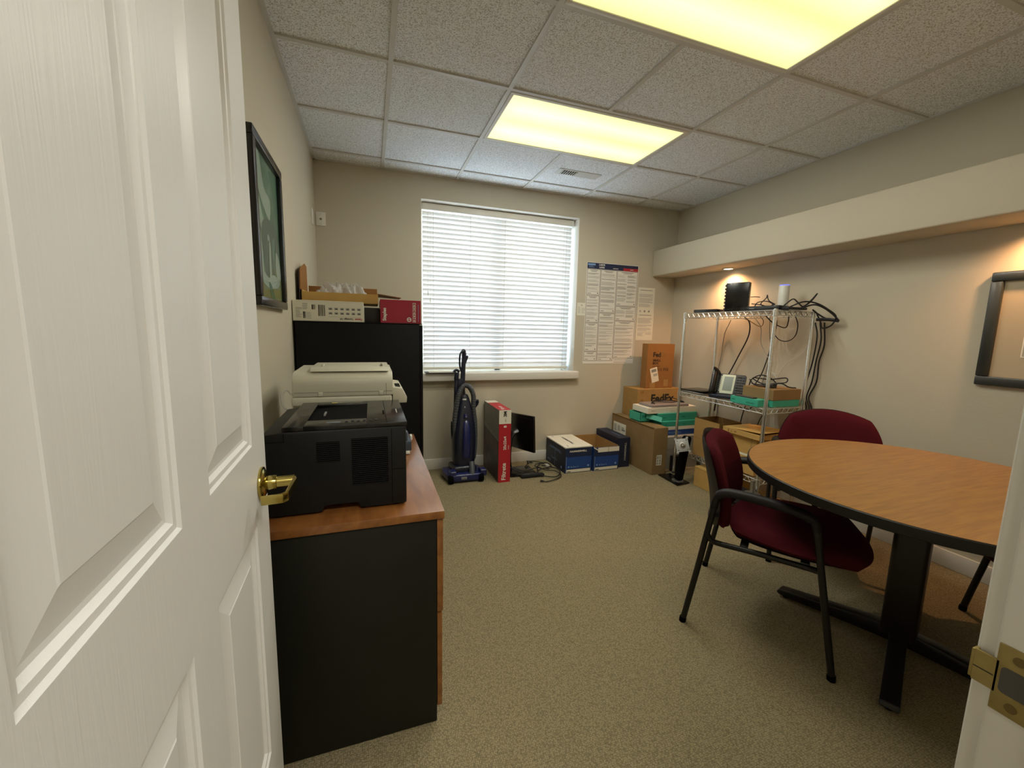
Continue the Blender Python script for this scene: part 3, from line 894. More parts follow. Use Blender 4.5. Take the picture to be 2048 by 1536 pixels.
# ------------------------------------------------------------------ beige fax machine behind it
t = thing('fax_machine', 'beige fax machine with curved cover behind the black printer', 'fax machine', (0.28, -1.78, 0.741))
FY0, FY1 = -1.945, -1.60
mb = MB(); mb.box(0.100, 0.472, FY0+0.02, FY1, 0.7412, 0.99, BEIGE, bev=0.012, seg=3)
mb.box(0.10, 0.47, FY0, FY1, 0.985, 1.022, BEIGE, bev=0.008, seg=3)
mb.build('fax_body', t)
mb = MB()
pr = [(0, 0.0), (0, 0.05)]+[(0.055-0.055*math.cos(a*PI/12), 0.05+0.045*math.sin(a*PI/12)) for a in range(1, 7)]+[(0.30, 0.098), (0.335, 0.08), (0.335, 0.0)]
# cover profile across y, pushed along x
PXm = Matrix(((0, 0, 1, 0), (1, 0, 0, FY0), (0, 1, 0, 1.0225), (0, 0, 0, 1)))
mb.prism(pr, 0.105, 0.474, BEIGE, M=PXm, bev=0.004)
FF = fr((0, FY0, 0), (1, 0, 0), (0, 0, 1))
mb.rect(0.11, 0.47, 1.0385, 1.0400, BEIGED, FF, 0.001)
for x in (0.195, 0.42):
    mb.box(x, x+0.017, FY0-0.002, FY0+0.004, 1.024, 1.040, BEIGE, bev=0.001); mb.rect(x-0.001, x, 1.024, 1.04, BEIGED, FF, 0.0026); mb.rect(x+0.017, x+0.018, 1.024, 1.04, BEIGED, FF, 0.0026)
mb.rect(0.447, 0.4485, 1.024, 1.072, BEIGED, FF, 0.001)
mb.build('scanner_lid', t)
mb = MB()
mb.prism([(0.02, 0.096), (0.05, 0.112), (0.27, 0.112), (0.29, 0.096)], 0.165, 0.462, BEIGE, M=PXm, bev=0.004)
mb.box(0.205, 0.212, -1.88, -1.83, 1.1345, 1.142, BEIGE, bev=0.002); mb.box(0.43, 0.437, -1.88, -1.83, 1.1345, 1.142, BEIGED, bev=0.002)
mb.build('document_feeder', t)
mb = MB()
cp = [(0.474, 0.984), (0.474, 1.052), (0.512, 1.046), (0.532, 1.008), (0.530, 0.984)]
mb.prism(cp, 1.66, 1.925, BEIGE, M=PS, bev=0.003)
Q = fr((0.5125, -1.92, 1.0465), (0, 1, 0), (-0.466, 0, 0.885)) 
mb.box(0.486, 0.506, -1.90, -1.81, 1.0475, 1.0515, mat('fax_lcd', '#2d312d', 0.25))
mb.build('control_panel', t)
mb = MB()
mb.box(0.474, 0.545, -1.88, -1.66, 0.745, 0.757, WHITE, bev=0.002); mb.box(0.474, 0.553, -1.87, -1.67, 0.757, 0.80, mat('tray_slate', '#3c4452', 0.4), bev=0.004)
mb.box(0.474, 0.536, -1.87, -1.67, 0.802, 0.84, MATS['tray_slate'], bev=0.004); mb.box(0.5535, 0.564, -1.80, -1.76, 0.785, 0.805, WHITE, bev=0.003)
mb.build('paper_tray', t)
mb = MB(); mb.box(0.473, 0.505, -1.88, -1.67, 0.86, 0.965, WHITE, bev=0.006); mb.build('side_cover', t)
mb = MB(); mb.tube([(0.101, -1.93, 1.03), (0.085, -1.935, 1.05), (0.07, -1.94, 1.03), (0.072, -1.94, 0.99), (0.09, -1.93, 0.97), (0.101, -1.92, 0.965)], 0.0035, CABLEW); mb.build('phone_cord', t)

# ------------------------------------------------------------------ boxes on top of the tall cabinet
mb = MB(); mb.box(0.004, 0.358, -1.215, -1.10, TOPZ, 1.431, PAPERW, bev=0.0015)
F = fr((0.004, -1.215, TOPZ), (1, 0, 0), (0, 0, 1))
barcode(mb, F, 0.125, 0.16, 0.028, 0.088); barcode(mb, F, 0.05, 0.064, 0.015, 0.05); barcode(mb, F, 0.093, 0.112, 0.062, 0.088)
para(mb, F, 0.015, 0.045, 0.015, 0.075, 0.007, INKG); para(mb, F, 0.048, 0.072, 0.06, 0.098, 0.006, INKG); para(mb, F, 0.068, 0.09, 0.012, 0.05, 0.006, INKL)
for r0 in range(2):
    for k in range(6):
        x = 0.175+0.029*k; z = 0.062-0.024*r0
        mb.rect(x, x+0.02, z, z+0.013, INKL, F); mb.rect(x+0.004, x+0.017, z+0.003, z+0.007, INK, F, 0.0009); mb.rect(x+0.008, x+0.012, z+0.007, z+0.012, INKG, F, 0.0009)
para(mb, F, 0.175, 0.345, 0.020, 0.030, 0.005, INKL)
# maker's name, upside down as in the photo
mb.text('Canon', 0.014, RED, F, 0.346, 0.019, rot=PI, bold=0.0006); mb.text('Cartridge 128', 0.012, INK, F, 0.300, 0.019, rot=PI, bold=0.0004)
mb.rect(0.02, 0.345, 0.105, 0.1058, INKL, F)
single('toner_box', mb, 'white toner cartridge carton on left end of tall black cabinet', 'box', smooth=False)

mb = MB(); mb.box(0.362, 0.444, -1.19, -0.90, TOPZ, 1.404, mat('matte_black_card', '#1d1518', 0.6), bev=0.001)
single('black_box', mb, 'plain black box between the white carton and the red box', 'box')
mb = MB(); mb.box(0.448, 0.673, -1.215, -0.94, TOPZ, 1.4525, REDD, bev=0.0012)
F = fr((0.448, -1.215, TOPZ), (1, 0, 0), (0, 0, 1))
mb.text('Staples', 0.026, PAPER, F, 0.030, 0.012, rot=PI/2, bold=0.0009)
para(mb, fr((0.448, -1.215, TOPZ), (0, 0, 1), (-1, 0, 0)), 0.012, 0.11, -0.046, -0.040, 0.006, BLUEL)
mb.cyl((0.158, 0.022, 0.0), (0.158, 0.022, 0.0009), 0.013, PAPER, M=F, seg=24); mb.cyl((0.158, 0.022, 0.0), (0.158, 0.022, 0.0013), 0.008, REDD, M=F, seg=24); mb.rect(0.150, 0.166, 0.020, 0.024, PAPER, F, 0.0016)
mb.rect(0.178, 0.196, 0.008, 0.118, PAPER, F)
for k in range(5):
    z = 0.011+0.0215*k
    mb.rect(0.180, 0.194, z, z+0.018, REDD, F, 0.0012)
    if k % 2:
        mb.cyl((0.187, z+0.009, 0), (0.187, z+0.009, 0.0016), 0.005, PAPER, M=F, seg=12)
    else:
        mb.quads([(0.182, z+0.003, 0.0016), (0.192, z+0.003, 0.0016), (0.187, z+0.015, 0.0016)], [(0, 1, 2)], PAPER, F)
para(mb, fr((0.448, -1.215, TOPZ), (0, 0, 1), (-1, 0, 0)), 0.012, 0.11, -0.216, -0.205, 0.006, BLUEL)
single('staples_box', mb, 'red box of copy paper on right end of tall black cabinet', 'box', smooth=False)
bpy.data.objects['staples_box'].name = 'paper_box'

# shallow open carton
t = thing('open_carton', 'shallow open cardboard carton resting on the white and black boxes', 'box', (0.23, -0.92, 1.4318))
z0, zt = 1.4320, 1.500
mb = MB()
x0, x1, y0, y1 = 0.03, 0.44, -1.06, -0.76
mb.box(x0, x1, y0, y0+0.004, z0, zt-0.012, CARDL); mb.box(x0, x1, y1-0.004, y1, z0, zt+0.045, CARDO)
mb.box(x0, x0+0.004, y0+0.004, y1-0.004, z0, zt, CARDL); mb.box(x1-0.004, x1, y0+0.004, y1-0.004, z0, zt-0.005, CARDL); mb.box(x0+0.004, x1-0.004, y0+0.004, y1-0.004, z0, z0+0.004, CARDL)
mb.build('carton_body', t, smooth=False)
mb = MB()
mb.prism([(-1.065, 1.50), (-0.78, 1.50), (-0.79, 1.655), (-0.86, 1.665), (-1.05, 1.615)], 0.022, 0.026, CARDO, M=Matrix(((0, 0, 1, 0), (1, 0, 0, 0), (0, 1, 0, 0), (0, 0, 0, 1))))
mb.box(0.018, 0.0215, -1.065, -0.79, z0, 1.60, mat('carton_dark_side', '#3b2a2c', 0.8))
mb.build('raised_flap', t, smooth=False)
mb = MB()
mb.quads([(x1, y0, zt-0.006), (x1+0.135, y0+0.02, zt-0.022), (x1+0.135, y1-0.06, zt-0.015), (x1, y1, zt-0.004),
          (x1, y0, zt-0.010), (x1+0.135, y0+0.02, zt-0.026), (x1+0.135, y1-0.06, zt-0.019), (x1, y1, zt-0.008)],
         [(0, 1, 2, 3), (7, 6, 5, 4), (0, 4, 5, 1), (1, 5, 6, 2), (2, 6, 7, 3)], CARDG)
mb.build('side_flap', t, smooth=False)
# crumpled plastic bag in it
def crumple(x0, x1, y0, y1, zb, amp, nx, ny, m, seed):
    r2 = random.Random(seed); vs = []; fs = []
    ph = [(r2.uniform(8, 40), r2.uniform(8, 40), r2.uniform(0, 6), r2.uniform(0.3, 1)) for _ in range(7)]
    for i in range(nx+1):
        for j in range(ny+1):
            u, v = i/nx, j/ny
            e = min(1, 4*min(u, 1-u, v, 1-v)+0.02)
            z = sum(a*abs(math.sin(fx*u+fy*v*0.6+p)) for fx, fy, p, a in ph)/3.2
            vs.append((x0+(x1-x0)*u, y0+(y1-y0)*v, zb+amp*e*z+r2.uniform(0, amp*0.10)*e))
    for i in range(nx):
        for j in range(ny):
            a = i*(ny+1)+j
            fs.append((a, a+ny+1, a+ny+2, a+1))
    t2 = MB(); t2.quads(vs, fs, m)
    n = len(vs)
    t2.quads([(x0, y0, zb-0.0005), (x1, y0, zb-0.0005), (x1, y1, zb-0.0005), (x0, y1, zb-0.0005)], [(3, 2, 1, 0)], m)
    return t2
mbb = crumple(0.05, 0.42, -1.05, -0.79, 1.4375, 0.095, 42, 26, FILM, 3)
single('plastic_bag', mbb, 'crumpled clear plastic bag inside the open cardboard carton', 'bag')

# ------------------------------------------------------------------ upright vacuum cleaner
t = thing('vacuum_cleaner', 'navy blue upright vacuum cleaner standing under the window', 'vacuum cleaner', (1.14, -0.27, 0))
mb = MB()
mb.prism([(1.00, -0.42), (1.27, -0.42), (1.285, -0.36), (1.30, -0.20), (1.28, -0.17), (0.97, -0.17), (0.955, -0.24), (0.975, -0.36)], 0.012, 0.075, VNAVY, bev=0.014, seg=3)
mb.prism([(1.04, -0.36), (1.24, -0.36), (1.25, -0.18), (1.02, -0.18)], 0.07, 0.125, VDARK, bev=0.018, seg=3)
mb.build('floor_head', t)
for x in (0.985, 1.245):
    mb = MB(); mb.cyl((x, -0.405, 0.036), (x+0.04, -0.405, 0.036), 0.036, VENTB, seg=24, bev=0.004); mb.build('wheel', t)
    mb = MB(); mb.box(x+0.012, x+0.07, -0.415, -0.33, 0.045, 0.105, VNAVY, bev=0.012, seg=3); mb.box(x+0.02, x+0.062, -0.4165, -0.414, 0.098, 0.101, mat('pale_trim', '#aab0bd', 0.4)); mb.build('wheel_cover', t)
mb = MB(); mb.cyl((1.19, -0.40, 0.05), (1.20, -0.33, 0.15), 0.026, HOSE, seg=20, bev=0.003); mb.build('hose_socket', t)
mb = MB(); mb.box(1.09, 1.14, -0.424, -0.418, 0.032, 0.055, GREYP, bev=0.002); mb.build('badge', t)
# body
mb = MB()
def sect(mb, secs, m, seg=20):
    """stacked rounded sections: (z, cx, cy, rx, ry)"""
    tt = bmesh.new(); rings = []
    for z, cx, cy, rx, ry in secs:
        r = []
        for k in range(seg):
            a = 2*PI*k/seg; c, s_ = math.cos(a), math.sin(a)
            e = 0.62
            r.append(tt.verts.new((cx+rx*math.copysign(abs(c)**e, c), cy+ry*math.copysign(abs(s_)**e, s_), z)))
        rings.append(r)
    for a, b2 in zip(rings, rings[1:]):
        for k in range(seg):
            tt.faces.new((a[k], a[(k+1) % seg], b2[(k+1) % seg], b2[k]))
    tt.faces.new(rings[0][::-1]); tt.faces.new(rings[-1])
    mb._take(tt, m)
sect(mb, [(0.10, 1.14, -0.27, 0.075, 0.06), (0.16, 1.14, -0.27, 0.098, 0.07), (0.35, 1.145, -0.255, 0.103, 0.075), (0.48, 1.15, -0.245, 0.092, 0.07), (0.60, 1.155, -0.235, 0.066, 0.055), (0.70, 1.155, -0.225, 0.040, 0.04), (0.73, 1.155, -0.222, 0.028, 0.03)], VDARK)
mb.build('vacuum_body', t)
mb = MB()
sect(mb, [(0.19, 1.15, -0.325, 0.033, 0.02), (0.24, 1.15, -0.330, 0.036, 0.028), (0.42, 1.155, -0.318, 0.034, 0.028), (0.50, 1.155, -0.300, 0.026, 0.02), (0.53, 1.155, -0.288, 0.012, 0.01)], VNAVY)
mb.build('front_panel', t)
mb = MB(); mb.cyl((1.15, -0.305, 0.535), (1.15, -0.290, 0.565), 0.018, VNAVY, seg=20); mb.cyl((1.15, -0.318, 0.545), (1.15, -0.312, 0.548), 0.007, GREYP, seg=12)
mb.build('latch', t)
mb = MB(); mb.cyl((1.148, -0.268, 0.62), (1.15, -0.252, 0.685), 0.017, STEEL, r2=0.013, seg=20); mb.cyl((1.148, -0.252, 0.685), (1.148, -0.250, 0.697), 0.022, WHITE, seg=20); mb.build('cyclone_cup', t)
# hose loop with ribs
hp = [(1.065, -0.275, 0.40), (1.06, -0.275, 0.52), (1.075, -0.28, 0.64), (1.095, -0.28, 0.74), (1.125, -0.275, 0.80), (1.165, -0.27, 0.815), (1.20, -0.27, 0.785), (1.225, -0.27, 0.72), (1.225, -0.27, 0.62), (1.24, -0.265, 0.5), (1.245, -0.265, 0.38), (1.24, -0.27, 0.26), (1.225, -0.29, 0.17)]
mb = MB(); mb.tube(hp, lambda u: 0.021+0.0013*math.sin(u*2*PI*60), HOSE, seg=12, sub=22); mb.build('hose', t)
mb = MB(); mb.tube([(1.145, -0.235, 0.70), (1.14, -0.22, 0.78), (1.145, -0.205, 0.88), (1.150, -0.20, 0.98), (1.155, -0.20, 1.06), (1.152, -0.205, 1.10), (1.14, -0.21, 1.112)], lambda u: (0.030-0.012*u, 0.018), VDARK, seg=14)
mb.tube([(1.14, -0.205, 1.108), (1.118, -0.215, 1.08), (1.112, -0.22, 1.02), (1.118, -0.22, 0.96), (1.135, -0.212, 0.92)], 0.008, VDARK, seg=10)
mb.tube([(1.165, -0.2, 1.045), (1.185, -0.2, 1.06), (1.175, -0.2, 1.03), (1.165, -0.2, 1.0)], 0.009, VDARK, seg=10)
mb.build('handle', t)
mb = MB()
mb.cyl((1.072, -0.235, 0.52), (1.082, -0.225, 0.86), 0.0165, VDARK, seg=16, bev=0.002); mb.cyl((1.082, -0.225, 0.86), (1.088, -0.222, 0.925), 0.020, VDARK, seg=16, bev=0.003)
mb.tube([(1.062, -0.225, 0.93), (1.085, -0.222, 0.945), (1.11, -0.222, 0.93)], 0.012, VDARK, seg=10)
mb.build('wand', t)
mb = MB(); mb.box(1.085, 1.135, -0.232, -0.218, 0.775, 0.783, STEEL, bev=0.002); mb.box(1.085, 1.135, -0.232, -0.218, 0.75, 0.758, STEEL, bev=0.002); mb.box(1.095, 1.14, -0.235, -0.20, 0.74, 0.87, VDARK, bev=0.008); mb.build('cord_hook', t)
mb = MB(); mb.tube([(1.238, -0.24, 0.66), (1.268, -0.24, 0.675), (1.265, -0.24, 0.645), (1.24, -0.24, 0.615)], 0.013, VDARK, seg=10); mb.build('cord_hook', t)
mb = MB(); mb.tube([(1.045, -0.25, 0.50), (1.045, -0.24, 0.44), (1.05, -0.24, 0.36), (1.06, -0.25, 0.33)], 0.013, VDARK, seg=10); mb.build('crevice_tool', t)

# ------------------------------------------------------------------ air filter carton standing on edge
t = thing('filter_carton', 'tall red and white air filter carton standing on edge beside the vacuum', 'box', (1.43, -0.24, 0))
mb = MB(); mb.box(1.393, 1.500, -0.490, -0.02, 0.0, 0.630, mat('filter_photo_brown', '#665149', 0.35, var=0.5, vscale=7, col2='#2b2636'), bev=0.0015)
F = fr((1.393, -0.490, 0), (1, 0, 0), (0, 0, 1)); w = 0.107
mb.rect(0, w, 0.0, 0.512, RED, F, 0.0007); mb.rect(0, w, 0.512, 0.630, PAPERW, F, 0.0007)
R2 = fr((1.393, -0.490, 0), (0, 0, 1), (-1, 0, 0))
mb.text('Filtrete', 0.052, PAPER, F, 0.066, 0.018, 0.0015, rot=PI/2, bold=0.0012)
mb.text('20x25x4', 0.034, PAPER, F, 0.066, 0.285, 0.0015, rot=PI/2, bold=0.0006)
mb.text('8', 0.034, PAPER, F, 0.066, 0.480, 0.0015, rot=PI/2, bold=0.0014)
mb.text('3M', 0.038, INK, F, 0.066, 0.572, 0.0015, rot=PI/2, bold=0.0015); mb.text('AF', 0.022, INKG, F, 0.066, 0.528, 0.0015, rot=PI/2)
para(mb, R2, 0.17, 0.26, -0.062, -0.045, 0.008, BLUEL); para(mb, R2, 0.41, 0.47, -0.062, -0.050, 0.008, BLUEL)
mb.rect(0.085, 0.089, 0.29, 0.325, PAPER, F, 0.0015)
T = fr((1.393, -0.490, 0.630), (1, 0, 0), (0, 1, 0))
mb.rect(0, w, 0, 0.36, RED, T, 0.0007); mb.rect(0, w, 0.36, 0.47, PAPERW, T, 0.0007); mb.text('Filtrete', 0.05, PAPER, T, 0.066, 0.03, 0.0012, rot=PI/2); para(mb, T, 0.02, 0.09, 0.39, 0.45, 0.02, INKL)
SL = fr((1.393, -0.02, 0), (0, -1, 0), (0, 0, 1))
mb.quads([(0, 0.40, 0.0007), (0.47, 0.36, 0.0007), (0.47, 0.63, 0.0007), (0, 0.63, 0.0007)], [(0, 1, 2, 3)], mat('filter_print_grey', '#7c786c', 0.35, var=0.12, vscale=6), SL)
mb.quads([(0, 0.43, 0.0011), (0.47, 0.365, 0.0011), (0.47, 0.37, 0.0011), (0, 0.436, 0.0011)], [(0, 1, 2, 3)], INKL, SL)
mb.rect(0.0, 0.006, 0, 0.63, BROWNL, SL, 0.001)
o = mb.build('carton_body', t, smooth=False)

# ------------------------------------------------------------------ monitor on the floor, seen from behind
t = thing('computer_monitor', 'black computer monitor on its stand on floor behind the filter carton', 'monitor', (1.66, -0.30, 0), math.radians(17))
# local frame: x across the screen, y depth
mR = Matrix.Translation((1.70, -0.225, 0.362)) @ Matrix.Rotation(math.radians(-73), 4, 'Z') @ Matrix.Rotation(math.radians(-4), 4, 'Y')
mb = MB()
mb.box(-0.20, 0.185, -0.012, 0.012, -0.165, 0.165, GLOSSB, bev=0.005, M=mR)
mb.box(-0.17, 0.16, -0.018, -0.010, -0.14, 0.14, GLOSSB, bev=0.003, M=mR)
mb.build('screen_housing', t)
mb = MB(); mb.cyl((-0.135, -0.018, 0.11), (-0.135, -0.0187, 0.11), 0.016, INKG, seg=24, M=mR); mb.cyl((-0.135, -0.0187, 0.11), (-0.135, -0.0193, 0.11), 0.0135, GLOSSB, seg=24, M=mR)
mb.build('round_badge', t)
mb = MB(); mb.tube([(1.585, -0.23, 0.012), (1.575, -0.225, 0.08), (1.58, -0.21, 0.22), (1.61, -0.19, 0.33), (1.675, -0.185, 0.37)], lambda u: (0.016, 0.03), GLOSSB, seg=12); mb.build('stand_column', t)
mb = MB(); mb.prism(rrect(1.525, 1.80, -0.405, -0.16, 0.03), 0.0, 0.012, GLOSSB, bev=0.003); mb.build('stand_base', t)

def cable(name, label, pts, r=0.003, m=None, group=None, cat='cable', **k):
    mb = MB(); mb.tube(pts, r, m or CABLE, seg=8, **k)
    return single(name, mb, label, cat, group)


def plugend(mb, p, q, r=0.008):
    mb.cyl(p, q, r, CABLE, seg=10, bev=0.001)


mb = MB()
z = 0.018
mb.tube([(1.52, -0.24, 0.10), (1.56, -0.28, 0.06), (1.63, -0.36, 0.03), (1.72, -0.40, z), (1.80, -0.38, z), (1.86, -0.25, z+.006), (1.93, -0.16, z), (1.99, -0.16, z), (2.0, -0.25, z), (1.93, -0.32, z+.01), (1.84, -0.33, z), (1.79, -0.42, z), (1.84, -0.50, z), (1.92, -0.53, z), (2.0, -0.45, z), (2.02, -0.35, z), (1.98, -0.28, z), (1.9, -0.25, z+.012)], 0.0048, CABLE)
mb.tube([(1.60, -0.30, 0.05), (1.70, -0.33, 0.02), (1.83, -0.30, 0.03), (1.90, -0.36, 0.02), (1.97, -0.40, 0.02), (1.985, -0.5, 0.012), (1.90, -0.575, 0.012), (1.80, -0.60, 0.01), (1.775, -0.585, 0.01)], 0.0042, CABLE)
mb.tube([(1.75, -0.2, 0.01), (1.80, -0.16, 0.03), (1.86, -0.12, 0.02), (1.84, -0.06, 0.015), (1.90, -0.10, 0.02), (1.95, -0.2, 0.03), (1.88, -0.22, 0.04), (1.82, -0.27, 0.04), (1.86, -0.33, 0.035)], 0.004, CABLE)
plugend(mb, (1.775, -0.585, 0.012), (1.75, -0.572, 0.012)); plugend(mb, (1.80, -0.13, 0.045), (1.80, -0.155, 0.02)); mb.box(1.93, 1.96, -0.30, -0.25, 0.025, 0.042, INKL, bev=0.003)
single('cable_tangle', mb, 'black power cords tangled on the floor beside the dark monitor', 'cable')
mb = MB(); mb.box(1.62, 1.84, -0.462, -0.412, 0.0, 0.028, CABLE, bev=0.006); mb.box(1.64, 1.70, -0.447, -0.427, 0.028, 0.031, DGREY, bev=0.001)
single('power_adapter', mb, 'long black power adapter lying in front of the monitor base', 'adapter')

# ------------------------------------------------------------------ copy paper cartons
def paper_face(mb, F, w, h, lift=0.0):
    mb.rect(0.0, w, 0, h, NAVY, F, 0.0005); mb.rect(0.012, w-0.004, 0.04, h*0.64, BLUE, F, 0.0009)
    mb.rect(0.012, 0.016, 0.0, h*0.66, BLUEL, F, 0.0012)
    mb.rect(0.018, w-0.012, 0.006, 0.033, PAPERW, F, 0.0012)
    barcode(mb, F, 0.085, 0.165, 0.012, 0.028); barcode(mb, F, 0.185, 0.245, 0.012, 0.028, INKG); mb.rect(0.024, 0.06, 0.010, 0.017, INK, F, 0.0016)
    mb.text('8.5x11', 0.02, BLUEL, F, 0.06, 0.05, 0.0013, bold=0.0003, sx=1.6); mb.cyl((w-0.035, 0.06, 0.0009), (w-0.035, 0.06, 0.0014), 0.010, BLUEL, M=F, seg=18); mb.cyl((0.04, 0.058, 0.0009), (0.04, 0.058, 0.0014), 0.009, BLUEL, M=F, seg=6)


t = thing('paper_carton', 'closed navy copy paper carton with white lid, nearest the monitor', 'box', (2.185, -0.235, 0), 0, 'copy paper cartons on the floor')
mb = MB(); w = 0.278
mb.box(2.047, 2.325, -0.440, -0.02, 0, 0.235, NAVYD, bev=0.0015)
F = fr((2.047, -0.440, 0), (1, 0, 0), (0, 0, 1)); paper_face(mb, F, w, 0.235)
mb.text('HAMMERMILL', 0.0235, PAPER, F, 0.045, 0.196, 0.0013, bold=0.0007, sx=1.25)
SL = fr((2.047, -0.02, 0), (0, -1, 0), (0, 0, 1))
mb.text('HAMMERMILL', 0.036, BLUEL, SL, 0.08, 0.165, 0.001, sx=1.2); mb.rect(0.205, 0.209, 0.01, 0.165, BLUEL, SL, 0.0008)
mb.text('Copy Plus', 0.03, BLUEL, SL, 0.13, 0.07, 0.001); para(mb, SL, 0.04, 0.12, 0.02, 0.05, 0.009, BLUEL); mb.cyl((0.35, 0.04, 0), (0.35, 0.04, 0.001), 0.012, BLUEL, M=SL, seg=18)
mb.build('carton_body', t, smooth=False)
mb = MB(); mb.box(2.045, 2.327, -0.442, -0.018, 0.2352, 0.247, PAPERW, bev=0.002)
T = fr((2.186, -0.23, 0.247), (0, -1, 0), (1, 0, 0))
mb.text('HAMMERMILL', 0.034, NAVY, T, 0, -0.02, 0.0008, center=True, sx=1.25, bold=0.0005)
mb.rect(-0.2, 0.2, 0.055, 0.056, INKL, T); mb.rect(0.15, 0.19, -0.10, -0.09, INKG, T); mb.rect(-0.19, -0.16, -0.1, -0.08, INKL, T)
mb.build('carton_lid', t, smooth=False)

t = thing('paper_carton', 'open empty blue copy paper carton between the lidded one and dark slim one', 'box', (2.48, -0.235, 0), 0, 'copy paper cartons on the floor')
mb = MB(); x0, x1, y0, y1, h = 2.337, 2.612, -0.452, -0.03, 0.232
mb.box(x0, x1, y0, y0+0.004, 0, h-0.008, BLUE); mb.box(x0, x1, y1-0.004, y1, 0, h+0.005, CARD); mb.box(x0, x0+0.004, y0+0.004, y1-0.004, 0, h, BLUE); mb.box(x1-0.004, x1, y0+0.004, y1-0.004, 0, h, NAVYD)
mb.box(x0+0.004, x1-0.004, y0+0.004, y1-0.004, 0.0, 0.004, CARD)
mb.box(x0+0.0045, x0+0.007, y0+0.005, y1-0.005, 0.004, h-0.002, CARD); mb.box(x1-0.007, x1-0.0045, y0+0.005, y1-0.005, 0.004, h-0.002, CARD); mb.box(x0+0.008, x1-0.008, y0+0.0045, y0+0.007, 0.004, h-0.01, CARD)
F = fr((x0, y0, 0), (1, 0, 0), (0, 0, 1))
paper_face(mb, F, 0.275, 0.215)
mb.rect(0.045, 0.275, 0.178, 0.223, PAPERW, F, 0.0012); mb.rect(0.155, 0.159, 0.178, 0.223, CARDD, F, 0.0016); mb.quads([(0.0, 0.222, 0.0012), (0.045, 0.195, 0.0012), (0.045, 0.205, 0.0012), (0.0, 0.232, 0.0012)], [(0, 1, 2, 3)], PAPERW, F)
mb.build('carton_body', t, smooth=False)
mb = MB()
mb.box(2.624, 2.752, -0.425, -0.008, 0, 0.290, NAVYD, bev=0.002)
F = fr((2.624, -0.425, 0), (1, 0, 0), (0, 0, 1))
mb.text('HAMMERMILL', 0.028, INKL, F, 0.086, 0.065, 0.0012, rot=PI/2, bold=0.0005, sx=1.05); mb.rect(0.015, 0.02, 0.0, 0.28, NAVY, F)
T = fr((2.624, -0.425, 0.29), (0, 1, 0), (-1, 0, 0))
mb.text('HAMMERMILL', 0.025, BLUEL, T, 0.08, -0.075, 0.001, sx=1.1)
single('paper_carton', mb, 'slim dark navy copy paper carton standing on its side, no white top', 'box', smooth=False)

# ------------------------------------------------------------------ big flat brown carton leaning in the corner
t = thing('shipping_carton', 'large narrow plain brown carton standing beside the copy paper cartons', 'box', (2.89, -0.36, 0))
mb = MB(); mb.box(2.806, 2.962, -0.695, -0.012, 0.0, 0.441, CARDG, bev=0.003)
F = fr((2.806, -0.012, 0), (0, -1, 0), (0, 0, 1))
T = fr((2.806, -0.695, 0.441), (1, 0, 0), (0, 1, 0))
mb.rect(0.008, 0.012, 0.0, 0.68, mat('carton_gap', '#2e2012', 0.9), T, 0.0008)
mb.rect(0.055, 0.10, 0.20, 0.24, CARDD, T, 0.0008)
mb.build('carton_body', t, smooth=False)
mb = MB(); mb.quads([(2.806, -0.695, 0.4415), (2.806, -0.012, 0.4415), (2.797, -0.03, 0.452), (2.799, -0.69, 0.443), (2.808, -0.695, 0.4425), (2.808, -0.012, 0.4425), (2.799, -0.03, 0.453), (2.801, -0.69, 0.444)], [(0, 3, 2, 1), (4, 5, 6, 7), (3, 7, 6, 2)], CARDG)
mb.build('top_flap', t, smooth=False)
mb = MB(); mb.rect(0.035, 0.255, 0.255, 0.372, PAPERW, F)
for k in range(3):
    barcode(mb, F, 0.05+0.065*k, 0.09+0.065*k, 0.275+0.01*k, 0.35-0.006*k, INKG)
mb.rect(0.19, 0.245, 0.30, 0.315, INKG, F, 0.0012); mb.build('shipping_label', t, smooth=False, label='white barcode label')
F2 = fr((2.806, -0.695, 0), (1, 0, 0), (0, 0, 1))
mb = MB(); mb.rect(0.045, 0.103, 0.088, 0.186, PAPERW, F2)
for k in range(2):
    barcode(mb, F2, 0.052+0.026*k, 0.068+0.026*k, 0.15, 0.176, INK); barcode(mb, F2, 0.052+0.026*k, 0.068+0.026*k, 0.098, 0.115, INK)
mb.rect(0.056, 0.062, 0.12, 0.145, INK, F2, 0.001); mb.rect(0.08, 0.092, 0.12, 0.145, INKG, F2, 0.001); mb.build('barcode_label', t, smooth=False, label='small white barcode label on the narrow end')

# ------------------------------------------------------------------ courier boxes in the corner
sbox0 = MB(); sbox0.box(2.972, 3.455, -0.262, -0.012, 0.0, 0.4415, CARDG, bev=0.003)
single('brown_box', sbox0, 'plain brown box on floor in the corner beneath the courier cartons', 'box')
t = thing('shipping_carton', 'wide brown courier carton in the corner under the small orange-brown box', 'box', (3.18, -0.14, 0.4425))
mb = MB(); mb.box(2.925, 3.455, -0.262, -0.012, 0.4425, 0.733, CARD, bev=0.003)
F = fr((2.925, -0.262, 0), (1, 0, 0), (0, 0, 1))
mb.text('FedEx', 0.115, INK, F, 0.16, 0.595, 0.001, bold=0.004)
for z in (0.60, 0.685):
    mb.rect(0.035, 0.045, z, z+0.03, CARDD, F); mb.rect(0.052, 0.068, z+0.006, z+0.03, CARDD, F)
mb.build('carton_body', t, smooth=False)
t = thing('courier_box', 'small orange-brown courier box standing upright, topmost in the corner', 'box', (3.2, -0.17, 0.7332))
mb = MB(); mb.box(3.04, 3.372, -0.225, -0.135, 0.7335, 1.19, CARDO, bev=0.002)
F = fr((3.04, -0.225, 0.7335), (1, 0, 0), (0, 0, 1))
PUR = mat('brown_black_ink', '#33211a', 0.7)
